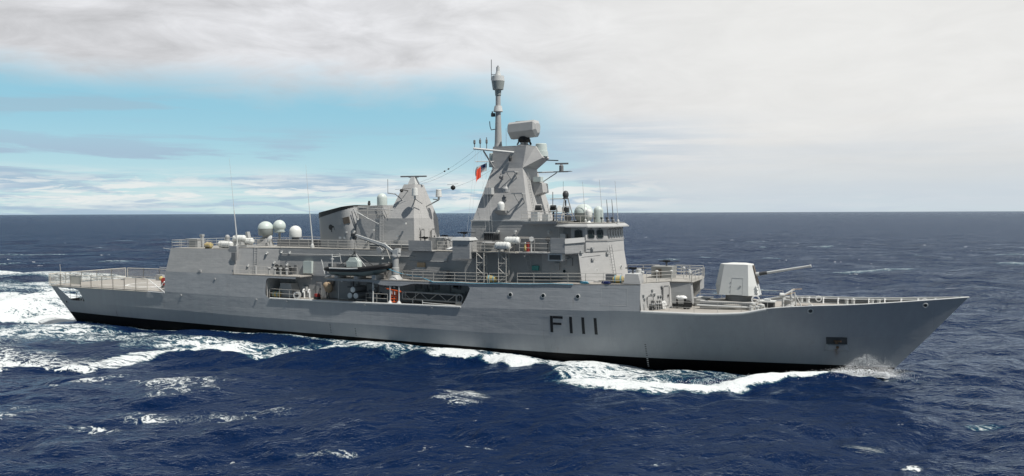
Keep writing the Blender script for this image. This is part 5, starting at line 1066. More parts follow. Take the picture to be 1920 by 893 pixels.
mb = MB(); z = FD(102.5); mb.tube((102.2, -1.8, z), (102.2, -1.8, z + 1.4), 0.12); mb.tube((102.9, -1.4, z), (102.9, -1.4, z + 1.7), 0.12); mb.tube((102.2, -1.8, z + 1.3), (103.2, -1.2, z + 1.9), 0.1); mb.lathe([(0.22, -0.2), (0.22, 0.2)], (102.1, -1.8, z + 1.35), 10, (1, 0.4, 0)); mb.tube((103.4, -1.2, z), (103.2, -1.2, z + 1.6), 0.07); mb.tube((103.9, -1.0, z + 0.1), (103.3, -1.1, z + 1.3), 0.07); mb.build('anchor_windlass', PALE, SHIP)
mb = MB(); mb.tube((103.0, -1.9, z + 1.95), (103.9, -1.4, z + 1.97), 0.03); mb.tube((102.5, -2.2, z + 1.4), (103.3, -1.7, z + 1.65), 0.03); mb.build('windlass_lever', TAN, SHIP)
mb = MB()
for y in (-0.9, 0.9): mb.path([V((x, y * (1 - (x - 103) / 14), FD(x) + 0.08)) for x in rng(103, 110, 10)], 0.07, 5)
mb.build('anchor_chain', RUST, SHIP)
mb = MB(); mb.cbox((92.4, -1.7, 6.45), (1.5, 1.2, 0.9)); mb.cut(); mb.cbox((93.6, 0.5, 6.35), (2.0, 1.5, 0.7)); mb.cut(); mb.cbox((94.0, -0.7, 6.3), (0.9, 0.8, 0.6)); mb.each('ready_use_locker', GREY2, SHIP)
mb = MB(); mb.cbox((94.2, 0.6, 6.75), (1.5, 1.2, 0.1)); mb.lathe([(0.6, 0), (0.75, 0.25)], (95.0, -0.4, 6.1), 14); mb.build('locker_lid', PALE, SHIP)
mb = MB()
for x, y in ((99.9, -1.2), (100.3, 0.6), (99.6, -3.4), (100.6, -4.6)): z = FD(x); mb.lathe([(0.1, 0), (0.1, 0.5), (0.28, 0.55), (0.28, 0.72), (0.1, 0.78)], (x, y, z), 10); mb.tube((x + 0.25, y, z), (x + 0.25, y, z + 0.6), 0.06); mb.cut()
mb.each('mushroom_vent', PALE, SHIP)
mb = MB(); z = FD(99); mb.ring([(0.3, -0.06), (0.42, -0.06), (0.42, 0.06), (0.3, 0.06)], (99.7, -2.2, z + 0.95), 16, (0.3, -1, 0)); mb.build('hose_rack', WHITE, SHIP)
mb = MB(); mb.tube((117.3, 0, 7.0), (117.3, 0, 8.0), 0.03); mb.cbox((116.6, 0.1, 7.35), (0.5, 0.3, 0.25)); mb.build('bow_roller', DARK, SHIP)

# ---- rigging wires and halyards
mb = MB()
for a_, b_ in (((69.9, -4.4, 22.7), (58.9, -0.5, 19.1)), ((70.4, -3.9, 22.6), (59.6, -0.5, 19.0)), ((70.7, -2.0, 20.5), (60.0, 0.8, 18.2))):
    a_, b_ = V(a_), V(b_); ps = [a_.lerp(b_, s) - V((0, 0, 2.4 * s * (1 - s))) for s in rng(0, 1, 12)]; mb.path(ps, 0.012, 3)
mb.build('wire_aerial', DARK, SHIP)
mb = MB()
for s, d in ((0.40, 0), (0.46, 0)):
    for a_, b_ in (((69.9, -4.4, 22.7), (58.9, -0.5, 19.1)),): p = V(a_).lerp(V(b_), s) - V((0, 0, 2.4 * s * (1 - s))); mb.lathe([(0.02, -0.12), (0.09, -0.05), (0.09, 0.05), (0.02, 0.12)], p, 8, (1, 0, 0.2))
p = V((70.7, -2.0, 20.5)).lerp(V((60.0, 0.8, 18.2)), 0.56) - V((0, 0, 0.6)); mb.lathe([(0.05, -0.3), (0.26, -0.15), (0.3, 0), (0.26, 0.15), (0.05, 0.3)], p, 10, (0, 0, 1)); mb.tube(p + V((-0.8, 0, 0.35)), p + V((0.7, 0, 0.45)), 0.02, n=3)
mb.build('aerial_insulator', BLACK, SHIP)
mb = MB()
for i, (y0, y1, x1) in enumerate(((-4.4, -6.2, 69.6), (-4.2, -6.1, 70.0), (-3.9, -5.0, 71.5), (-3.4, -4.9, 71.9), (-3.1, -4.8, 72.2), (-2.7, -5.9, 69.4))): mb.tube((69.9 + (i * 0.2), y0, 22.6 if i < 5 else 21.4), (x1, y1, 12.4), 0.010, n=3)
mb.build('halyard', PALE, SHIP)

# ------------------------------------------------------------------ things carried aboard
# rigid inflatable boat on chocks under the crane
rb = thing('rigid_inflatable_boat', 'black and grey rigid inflatable boat on chocks beneath the crane', 'inflatable boat', (51.6, -6.75, 8.12))
def boat_b(x): return 1.18 if x < 4.6 else 1.18 * math.sqrt(max(0.0, 1 - ((x - 4.6) / 3.85) ** 2.2))
def tube_z(x): return 0.98 + (0 if x < 3.5 else 0.52 * ((x - 3.5) / 4.8) ** 1.6)
mb = MB(); rings = []
xs = rng(0.5, 8.15, 26)
for x in xs:
    b_ = boat_b(x); k_ = 0.18 if x < 4.5 else 0.18 + 0.75 * ((x - 4.5) / 3.7) ** 1.8; z1_ = tube_z(x) - 0.05
    rings.append([V((x, -b_, z1_)), V((x, -b_ * 0.92, k_ + (z1_ - k_) * 0.55)), V((x, -b_ * 0.45, k_ + (z1_ - k_) * 0.12)), V((x, 0, k_)), V((x, b_ * 0.45, k_ + (z1_ - k_) * 0.12)), V((x, b_ * 0.92, k_ + (z1_ - k_) * 0.55)), V((x, b_, z1_))])
mb.loft(rings, True, False, closed=True); mb.add(rings[0], [[0, 1, 2, 3, 4, 5, 6]]); mb.build('hull', BOATG, rb)
path_ = [V((x, -boat_b(x), tube_z(x))) for x in rng(-0.1, 8.3, 30)]; full = path_ + [V((p.x, -p.y, p.z)) for p in path_[::-1]]
mb = MB(); nseg = 12
rings = []
for i, p in enumerate(full):
    d = (full[min(i + 1, len(full) - 1)] - full[max(i - 1, 0)]).normalized(); e1 = d.cross(V((0, 0, 1))).normalized(); e2 = e1.cross(d)
    end = min(i, len(full) - 1 - i); rr = 0.29 * (0.25 if end == 0 else 0.75 if end == 1 else 1.0)
    rings.append([p + (e1 * math.cos(2 * math.pi * k / nseg) + e2 * math.sin(2 * math.pi * k / nseg)) * rr for k in range(nseg)])
mb.loft(rings, True, True); tb = mb.build('buoyancy_tube', BLACK, rb)
mb = MB(); mb.path([V((x, -boat_b(x) - 0.26, tube_z(x) + 0.14)) for x in rng(0.9, 4.9, 10)], 0.09, 6); mb.build('tube_stripe', PALE, tb)
mb = MB(); mb.box((2.6, -0.45, 0.9), (4.2, 0.45, 1.9)); mb.hexa([(2.7, -0.4, 1.9), (4.2, -0.4, 1.9), (4.2, 0.4, 1.9), (2.7, 0.4, 1.9)], [(3.0, -0.35, 2.35), (3.8, -0.35, 2.35), (3.8, 0.35, 2.35), (3.0, 0.35, 2.35)]); mb.build('console', DOMEG, rb)
mb = MB(); mb.cbox((1.7, 0, 1.35), (1.2, 0.7, 0.5)); mb.cbox((0.25, 0, 1.2), (0.7, 0.8, 0.8)); mb.build('engine_box', MIDG, rb)
mb = MB(); mb.tube((0.9, -0.9, 1.2), (0.75, -0.7, 2.75), 0.05); mb.tube((0.9, 0.9, 1.2), (0.75, 0.7, 2.75), 0.05); mb.tube((0.75, -0.7, 2.4), (0.75, 0.7, 2.4), 0.05); mb.tube((0.75, -0.4, 2.1), (0.45, -0.5, 2.1), 0.1); mb.build('radar_arch', PALE, rb)
mb = MB(); hk = (3.5, 0, 2.9)
for p in ((1.6, -0.7, 1.2), (1.6, 0.7, 1.2), (5.6, -0.6, 1.4), (5.6, 0.6, 1.4)): mb.tube(p, hk, 0.03, n=4)
mb.build('lifting_sling', DARK, rb)
mb = MB(); mb.tube((4.9, -0.9, 1.25), (4.2, -0.7, 2.8), 0.045); mb.tube((5.7, -0.8, 1.3), (4.2, -0.7, 2.75), 0.035); mb.build('steadying_frame', PALE, rb)
for x in (1.4, 4.2, 6.7):
    mb = MB(); mb.prism([(51.6 + x - 0.25, -7.6), (51.6 + x + 0.25, -7.6), (51.6 + x + 0.25, -5.9), (51.6 + x - 0.25, -5.9)], 8.05, 8.32 + (0.25 if x > 6 else 0.02)); mb.build('boat_chock', GREY2, SHIP)
mb = MB(); mb.path([(51.0, -7.0, 8.2), (50.7, -7.0, 8.9), (50.6, -7.0, 9.5), (50.4, -7.0, 10.1)], 0.06, 5); mb.path([(50.9, -7.0, 8.1), (51.8, -7.2, 8.3)], 0.07, 5); mb.build('boat_davit_arm', PALE, SHIP)

# liferaft canisters
def canister(label, loc, rz, group='white liferaft canisters'):
    t_ = thing('liferaft_canister', label, 'liferaft', loc, (0, 0, rz), group)
    mb = MB(); mb.smooth_lathe([(0.16, -0.86), (0.3, -0.82), (0.38, -0.7), (0.40, -0.4), (0.40, 0.4), (0.38, 0.7), (0.3, 0.82), (0.16, 0.86)], (0, 0, 0.40), 20, (1, 0, 0)); mb.build('shell', DOMEW, t_)
    mb = MB()
    for x in (-0.55, -0.18, 0.18, 0.55): mb.lathe([(0.405, -0.03), (0.425, -0.02), (0.425, 0.02), (0.405, 0.03)], (x, 0, 0.40), 20, (1, 0, 0))
    mb.build('strap', PALE, t_)
    mb = MB(); mb.cbox((-0.45, 0, 0.0), (0.12, 0.6, 0.1)); mb.cbox((0.45, 0, 0.0), (0.12, 0.6, 0.1)); mb.build('cradle_foot', DARK, t_)
    return t_
canister('outer white liferaft canister of the pair above the lattice tower', (74.3, -6.65, 11.72), R(2)); canister('inner white liferaft canister of the pair, higher and behind the other', (75.0, -5.75, 12.25), R(2))
canister('low white liferaft canister by the foot of the tall aft whip aerial', (33.6, -5.2, 11.22), R(5)); canister('large white liferaft canister behind the tall aft whip aerial', (35.0, -2.9, 11.6), R(5)); canister('white liferaft canister nearest the aft end of its hangar roof row', (32.3, -4.4, 11.22), R(8)); canister('white liferaft canister perched highest on the hangar roof', (34.2, -3.6, 12.0), R(20))
mb = MB(); mb.box((31.6, -5.6, 11.08), (36.0, -2.4, 11.2)); mb.box((33.5, -4.1, 11.2), (35.9, -2.4, 11.55)); mb.box((33.6, -3.9, 11.55), (34.8, -3.3, 11.98)); mb.build('raft_cradle', GREY2, SHIP)
# yellow drums
def drum(label, loc, rz):
    t_ = thing('drum', label, 'drum', loc, (0, 0, rz), 'yellow drums along the deck edges')
    mb = MB(); mb.lathe([(0.2, -0.55), (0.33, -0.5), (0.36, -0.2), (0.36, 0.2), (0.33, 0.5), (0.2, 0.55)], (0, 0, 0.42), 16, (1, 0, 0)); mb.build('body', YELLOW, t_)
    mb = MB()
    for x in (-0.28, 0.28): mb.lathe([(0.365, -0.05), (0.385, -0.04), (0.385, 0.04), (0.365, 0.05)], (x, 0, 0.42), 16, (1, 0, 0))
    mb.build('band', TAN if rz == 0 else BLUE, t_)
    mb = MB(); mb.cbox((-0.3, 0, 0.05), (0.1, 0.6, 0.1)); mb.cbox((0.3, 0, 0.05), (0.1, 0.6, 0.1)); mb.cbox((0, 0, 0.03), (0.6, 0.1, 0.05)); mb.build('stand', DARK, t_)
drum('yellow drum on the hangar roof edge behind the rail', (30.9, -5.7, 11.09), 0.0); drum('yellow drum low in the aft corner of the boat bay', (43.0, -6.5, 5.25), R(4)); drum('yellow drum with blue lashings at the foot of the lattice towers', (72.9, -6.5, 8.12), R(3)); drum('yellow drum beside the grey locker below the bridge front', (86.9, -6.0, 8.48), R(6))
mb = MB(); mb.cbox((86.1, -5.9, 8.95), (0.9, 0.7, 0.9)); mb.each('deck_locker', MIDG, SHIP)
# brow (gangway) stowed in the bay
bw = thing('gangway', 'long aluminium truss gangway stowed on its side in the bay', 'gangway', (61.6, -6.7, 5.36))
mb = MB(); L = 7.0
for y in (0, 0.7):
    mb.tube((0, y, 0.55), (L, y, 0.45), 0.06, n=5); mb.tube((0, y, 1.35), (L, y, 1.25), 0.07, n=5)
    n = 6
    for i in range(n): x0_, x1_ = L * i / n, L * (i + 1) / n; a_, b_ = ((x0_, 1.35), (x1_, 0.5)) if i % 2 == 0 else ((x0_, 0.5), (x1_, 1.32)); mb.tube((a_[0], y, a_[1]), (b_[0], y, b_[1]), 0.035, n=4)
    mb.tube((0, y, 0.5), (0, y, 1.4), 0.06, n=4); mb.tube((L, y, 0.4), (L, y, 1.3), 0.06, n=4); mb.tube((L * .25, y, 0.55), (L * .25, y, 1.33), 0.03, n=4)
mb.build('truss', RAIL, bw)
mb = MB(); mb.box((0.1, 0.66, 0.5), (L, 0.69, 1.3)); mb.build('tread_board', DARK, bw)
mb = MB(); mb.ring([(0.34, -0.1), (0.46, -0.1), (0.46, 0.1), (0.34, 0.1)], (L + 0.4, 0.1, 0.9), 18, (0, 1, 0)); mb.cbox((L + 0.4, 0.1, 0.3), (0.8, 0.5, 0.5)); mb.build('end_roller', RAIL, bw)
mb = MB(); mb.tube((2.8, -0.2, 0.25), (L, -0.2, 0.14), 0.06, n=5); mb.tube((2.8, -0.2, 0.0), (2.8, -0.2, 0.5), 0.06, n=5); mb.tube((6.9, 0.3, 0.0), (6.9, 0.3, 0.5), 0.06, n=5); mb.tube((1.2, 0.3, 0.0), (1.2, 0.3, 0.55), 0.08, n=5); mb.build('stowage_bracket', PALE, bw)
# orange rescue frame
of = thing('rescue_cradle', 'bright orange folded rescue cradle standing between the white posts', 'rescue cradle', (60.75, -7.0, 5.42))
mb = MB(); mb.tube((-1.0, -0.1, 1.62), (0.95, -0.1, 1.32), 0.09, n=7); mb.tube((-0.6, 0.05, 1.5), (0.8, 0.05, 1.38), 0.08, n=7)
for x in (-0.45, -0.05, 0.4): mb.tube((x, -0.05, 0.0), (x + 0.03, -0.05, 1.45), 0.07, n=6)
for z in (0.12, 0.45, 0.75, 1.0, 1.2): mb.tube((-0.5, -0.08, z), (0.5, -0.02, z + 0.04), 0.07, n=5)
mb.cbox((-0.05, 0, 1.2), (0.9, 0.25, 0.4)); mb.build('frame', ORANGE, of)
mb = MB(); mb.cbox((-0.28, -0.14, 1.25), (0.1, 0.05, 0.5)); mb.cut(); mb.cbox((0.12, -0.14, 1.2), (0.1, 0.05, 0.5)); mb.each('strap', WHITE, of)
# canvas-covered reel, red pump, hose reel
cr = thing('covered_reel', 'tan canvas bundle hanging on a bracket beside the bay door', 'canvas cover', (50.0, -5.35, 6.35))
mb = MB(); rings = []
for z, r_ in ((-0.35, 0.12), (-0.2, 0.42), (0.15, 0.62), (0.55, 0.66), (0.85, 0.45), (0.95, 0.15)): rings.append([V((0.2 * (0.4 - z) + r_ * math.cos(a_) * (1 + 0.12 * math.sin(3 * a_ + z * 5)), 0.45 * r_ * math.sin(a_), z)) for a_ in [2 * math.pi * i / 14 for i in range(14)]])
mb.loft(rings, True, True); mb.build('cover', TAN, cr)
mb = MB(); mb.tube((0, 0.5, 0.9), (0, -0.1, 0.95), 0.06); mb.tube((0.1, 0.0, -0.3), (0.1, 0.1, -1.05), 0.07); mb.tube((-0.2, 0.0, -0.2), (-0.2, 0.1, -1.05), 0.07); mb.build('bracket', DARK, cr)
MB().lathe([(0.55, 0), (0.55, 0.03)], (50.1, -4.84, 7.3), 18, (0, -1, 0)).build('reel_shade_disc', DARK, house)  # flat dark disc on the wall, shade of a recess put into colour
rp = thing('fire_pump', 'small red fire pump on the brown deck of the boat bay', 'pump', (48.9, -6.0, 5.24)); mb = MB(); mb.cbox((0, 0, 0.45), (0.6, 0.4, 0.4)); mb.lathe([(0.2, 0), (0.2, 0.3)], (0, -0.1, 0.3), 12); mb.build('body', RED, rp); mb = MB(); mb.cbox((0, 0, 0.15), (0.7, 0.5, 0.3)); mb.tube((0.2, -0.2, 0.5), (0.45, -0.25, 0.75), 0.06); mb.build('stand', DARK, rp)
hr = thing('hose_reel', 'round grey hose reel at the outer edge of the boat bay', 'hose reel', (46.6, -6.9, 5.26)); mb = MB(); mb.ring([(0.25, -0.18), (0.44, -0.18), (0.44, -0.12), (0.3, -0.1), (0.3, 0.1), (0.44, 0.12), (0.44, 0.18), (0.25, 0.18)], (0, 0, 0.45), 20, (0.35, -1, 0)); mb.build('flanges', PALE, hr); mb = MB(); mb.lathe([(0.36, -0.09), (0.36, 0.09)], (0, 0, 0.45), 18, (0.35, -1, 0)); mb.build('hose', DARK, hr)
# fire party gear beside the hangar corner
fg = thing('fire_hose_stand', 'red and yellow fire hose stand on the flight deck just aft of the hangar', 'fire hose', (20.0, -3.5, 5.33)); mb = MB(); mb.cbox((0, 0, 0.5), (0.5, 0.5, 1.0)); mb.build('stand', MIDG, fg); mb = MB(); mb.smooth_lathe([(0.1, 0), (0.3, 0.15), (0.3, 0.45), (0.1, 0.6)], (-0.35, -0.1, 1.0), 12); mb.build('yellow_bag', YELLOW, fg); mb = MB(); mb.lathe([(0.34, -0.1), (0.34, 0.1)], (0.25, -0.2, 1.1), 14, (0.5, -1, 0)); mb.cbox((0.2, -0.2, 0.65), (0.35, 0.3, 0.5)); mb.build('red_reel', RED, fg); mb = MB(); mb.tube((-0.1, -0.3, 0.3), (0.5, -0.3, 0.9), 0.09); mb.build('nozzle', WHITE, fg)
# yellow lamp buoy by the davit pipe
lb = thing('lifebuoy_light', 'small yellow lifebuoy light hung by the liferaft platform rail', 'lifebuoy light', (76.95, -6.7, 11.6)); mb = MB(); mb.smooth_lathe([(0.06, 0), (0.14, 0.1), (0.14, 0.4), (0.08, 0.55), (0.06, 0.8)], (0, 0, 0), 12); mb.build('float', YELLOW, lb); mb = MB(); mb.tube((0, 0, 0.75), (0, 0, 0.95), 0.07); mb.build('lamp', WHITE, lb)
# white and orange gear on the foredeck
wb = thing('fender', 'pale green and white fender lying among the foredeck ropes', 'fender', (104.7, -3.1, 6.26), (0, 0, R(30))); mb = MB(); mb.smooth_lathe([(0.06, -0.75), (0.22, -0.65), (0.25, 0), (0.22, 0.65), (0.06, 0.75)], (0, 0, 0.24), 12, (1, 0, 0)); mb.build('body', DOMEW, wb); mb = MB(); mb.lathe([(0.256, -0.2), (0.256, 0.2)], (0, 0, 0.24), 12, (1, 0, 0)); mb.build('band', TEAL, wb)
mb = MB(); ps = []
for i in range(64): a_ = i * 0.42; r_ = 0.6 - 0.004 * i + 0.05 * math.sin(i); ps.append(V((1.35 * r_ * math.cos(a_), r_ * math.sin(a_), 0.05 + 0.0035 * i)))
mb.path(ps, 0.055, 5); ro_ = mb.build('rope_coil', ORANGE, None, (105.7, -2.7, 6.3)); tag(ro_, 'orange rope coil on the foredeck behind the starboard bulwark', 'rope')
mb = MB(); ps = [V((-3.4 + 0.7 * i, 0.2 * math.sin(i * 1.3), 0.06 + 0.03 * math.sin(i))) for i in range(6)]; mb.path(ps, 0.05, 5)
ro_ = mb.build('rope_line', RUST, None, (108.4, -1.6, 6.38)); tag(ro_, 'brown mooring rope laid out along the foredeck ahead of the coil', 'rope')
# blue-green boat painter led forward along the deck edge
mb = MB(); pA = V((59.4, -6.95, 9.45)); pB = V((64.0, -7.0, 8.55)); pts = [pA.lerp(pB, s) - V((0, 0, 0.35 * 4 * s * (1 - s) * 0.6)) for s in rng(0, 1, 8)]
pts += [V((x, -UPB(x) - 0.07, UPZ(x) + 0.03 - 0.07 * abs(math.sin(x * 0.55)))) for x in rng(66, 82.5, 22)]
o0 = pts[0].copy(); mb.path([p - o0 for p in pts], 0.04, 5); ro_ = mb.build('boat_painter', BLUE, None, tuple(o0)); tag(ro_, 'pale blue line led from the inflatable boat along the deck edge', 'rope')
for i, (x, lab, mt) in enumerate(((83.6, 'pale blue rope bundle on the deck edge below the bridge', BLUE), (85.9, 'dark blue rope bundle close aft of the forward gun platform', FLAGB))):
    mb = MB(); ps = [V((0.5 * math.cos(a_ * 1.1) * (1 - 0.006 * a_), 0.25 * math.sin(a_), 0.05 + 0.006 * a_)) for a_ in rng(0, 26, 50)]; mb.path(ps, 0.05, 5); ro_ = mb.build('rope_bundle', mt, None, (x, -6.85, UPZ(x) + 0.02)); tag(ro_, lab, 'rope')
tp = thing('tarpaulin', 'folded white tarpaulin lashed over the hose drum beside the forward door', 'tarpaulin', (92.7, -3.7, 5.98)); mb = MB(); rings = []
for z, r_ in ((0.95, 0.42), (1.1, 0.5), (1.2, 0.42), (1.28, 0.2)): rings.append([V((1.15 * r_ * math.cos(a_) * (1 + 0.13 * math.sin(5 * a_ + z)), 0.5 * r_ * math.sin(a_), z + 0.05 * math.sin(4 * a_))) for a_ in [2 * math.pi * i / 18 for i in range(18)]])
mb.loft(rings, True, True); mb.build('sheet', WHITE, tp); mb = MB(); mb.tube((0.4, -0.1, 0), (0.45, -0.1, 1.0), 0.13, n=8); mb.tube((-0.4, 0, 0), (-0.4, 0, 1.0), 0.08, n=6); mb.lathe([(0.2, -0.12), (0.42, -0.12), (0.42, 0.12), (0.2, 0.12)], (0.75, -0.15, 0.45), 16, (0.3, -1, 0)); mb.build('hose', BLACK, tp)
# flags on the halyards
def flag(name, label, loc, wx, hz, mat, canton=None, yaw=R(200), droop=0.5):
    t_ = thing(name, label, 'flag', loc, (0, 0, yaw), 'flags on the mainmast halyards'); mb = MB(); nx_, nz_ = 12, 10; vs = []; fs = []
    for j in range(nz_ + 1):
        for i in range(nx_ + 1):
            u, v = i / nx_, j / nz_; vs.append((wx * u * (1 - 0.25 * u * droop), 0.16 * math.sin(7 * u + 2 * v) * u + 0.05, hz * v - droop * wx * u * u - 0.08 * math.sin(5 * u)))
    for j in range(nz_):
        for i in range(nx_): a_ = j * (nx_ + 1) + i; fs.append([a_, a_ + 1, a_ + nx_ + 2, a_ + nx_ + 1])
    def half(sel, m_, nm): mb = MB(); mb.add(vs, [f for k, f in enumerate(fs) if sel(k % nx_, k // nx_)], True); mb.build(nm, m_, t_)
    if canton is None: half(lambda i, j: True, mat, 'cloth')
    else: half(lambda i, j: not (i < 6 and j >= 5), mat, 'cloth'); half(lambda i, j: i < 6 and j >= 5, canton, 'canton')
    mb = MB(); mb.tube((0, 0.05, -0.1), (0, 0.05, hz + 0.15), 0.015, n=4); mb.build('hoist_rope', PALE, t_)
flag('signal_flag', 'long orange red signal flag streaming from the starboard halyard', (70.0, -3.4, 19.6), 0.75, 1.2, FLAGR, None, R(215), 1.05)
flag('ensign', 'white ensign with a dark blue canton flying behind the red flag', (70.55, -3.0, 20.35), 1.5, 0.85, WHITE, FLAGB, R(190), 0.5)
#SEA
# ------------------------------------------------------------------ the sea
rs_ = np.random.RandomState(11)
WDIR = np.array([0.62, -0.78]); WDIR = WDIR / np.linalg.norm(WDIR)          # waves run this way
def ocean_tile(N, L, lmin, lmax, std, spread, seed):
    r = np.random.RandomState(seed); k1 = np.fft.fftfreq(N, L / N) * 2 * np.pi; kx, ky = np.meshgrid(k1, k1, indexing='ij'); k = np.hypot(kx, ky); k[0, 0] = 1
    lam = 2 * np.pi / k; c_ = (kx * WDIR[0] + ky * WDIR[1]) / k
    amp = k ** -1.75 * (np.abs(c_) ** spread * 0.9 + 0.10) * (1 / (1 + np.exp(-(lam - lmin) / (0.12 * lmin)))) * (1 / (1 + np.exp((lam - lmax) / (0.15 * lmax))))
    amp[0, 0] = 0
    H = amp * (r.normal(size=(N, N)) + 1j * r.normal(size=(N, N)))
    h = np.fft.ifft2(H); dx = np.fft.ifft2(-1j * kx / k * H).real; dy = np.fft.ifft2(-1j * ky / k * H).real; h = h.real
    s = std / h.std(); return h * s, dx * s, dy * s, L
def samp(tile, x, y, ang=0.0):
    h, dx, dy, L = tile; N = h.shape[0]; c_, s_ = math.cos(ang), math.sin(ang)
    u = ((x * c_ + y * s_) / L % 1.0) * N; v = ((-x * s_ + y * c_) / L % 1.0) * N
    i0 = np.floor(u).astype(int) % N; j0 = np.floor(v).astype(int) % N; fu = u - np.floor(u); fv = v - np.floor(v); i1 = (i0 + 1) % N; j1 = (j0 + 1) % N
    def bi(a): return a[i0, j0] * (1 - fu) * (1 - fv) + a[i1, j0] * fu * (1 - fv) + a[i0, j1] * (1 - fu) * fv + a[i1, j1] * fu * fv
    ddx, ddy = bi(dx), bi(dy)
    return bi(h), ddx * c_ - ddy * s_, ddx * s_ + ddy * c_
def grow(lo, hi, s, g, far):
    c_ = list(np.arange(lo, hi + s, s)); st = s; a = []; p = c_[-1]
    while p < far: st *= g; p += st; a.append(p)
    b = []; st = s; p = c_[0]
    while p > -far: st *= g; p -= st; b.append(p)
    return np.array(b[::-1] + c_ + a)
gx = grow(42, 128, 0.21, 1.025, 30000); gy = grow(-60, 2, 0.21, 1.025, 30000)
X, Y = np.meshgrid(gx, gy, indexing='ij'); nx_, ny_ = X.shape
SP = np.maximum(np.gradient(gx)[:, None], np.gradient(gy)[None, :] * 1.0)
tl = ocean_tile(256, 211.0, 9, 60, 0.46, 2.0, 5); tm = ocean_tile(256, 83.0, 2.2, 11, 0.15, 1.5, 6); ts = ocean_tile(256, 31.0, 0.55, 2.6, 0.028, 1.0, 8)
def fade(l): return np.clip(1.8 - SP * 2.0 / l, 0, 1)
Z = np.zeros_like(X); OX = np.zeros_like(X); OY = np.zeros_like(X)
for tile, ang, l, wgt, chop in ((tl, 0.0, 18, 0.8, 1.1), (tl, 0.55, 18, 0.5, 1.0), (tm, 0.1, 4.5, 0.8, 1.1), (tm, -0.45, 4.5, 0.6, 1.0), (ts, 0.2, 1.3, 0.9, 0.8), (ts, -0.5, 1.3, 0.6, 0.8)):
    f_ = fade(l) * wgt; h, dx, dy = samp(tile, X + 400 * ang, Y, ang); Z += h * f_; OX += dx * f_ * chop; OY += dy * f_ * chop
CREST = Z.copy()
def pdist(pts):
    d = np.full(X.shape, 1e9); tt_ = np.zeros(X.shape); n = len(pts) - 1
    for i in range(n):
        (x0, y0), (x1, y1) = pts[i], pts[i + 1]; ex, ey = x1 - x0, y1 - y0; u = np.clip(((X - x0) * ex + (Y - y0) * ey) / (ex * ex + ey * ey), 0, 1)
        q = np.hypot(X - x0 - u * ex, Y - y0 - u * ey); m_ = q < d; d = np.where(m_, q, d); tt_ = np.where(m_, (i + u) / n, tt_)
    return d, tt_
def ss(a, b, v): u = np.clip((v - a) / (b - a), 0, 1); return u * u * (3 - 2 * u)
def vnoise(scale, seed):
    r = np.random.RandomState(seed); g = r.rand(128, 128); u = (X / scale) % 128; v = (Y / scale) % 128; i0 = np.floor(u).astype(int); j0 = np.floor(v).astype(int); fu = u - i0; fv = v - j0; fu = fu * fu * (3 - 2 * fu); fv = fv * fv * (3 - 2 * fv); i1 = (i0 + 1) % 128; j1 = (j0 + 1) % 128; i0 %= 128; j0 %= 128
    return g[i0, j0] * (1 - fu) * (1 - fv) + g[i1, j0] * fu * (1 - fv) + g[i0, j1] * (1 - fu) * fv + g[i1, j1] * fu * fv
nz1_, nz2_, nz3_ = vnoise(7, 1), vnoise(2.6, 2), vnoise(1.1, 3)
HB = np.interp(gx, [5, 12, 24, 40, 60, 72, 80, 90, 100, 106, 111.3, 111.4], [5.3, 5.95, 6.45, 6.75, 6.85, 6.65, 6.1, 4.6, 2.3, 0.95, 0.1, 0])[:, None] * np.ones_like(Y)
FOAM = np.zeros_like(X)
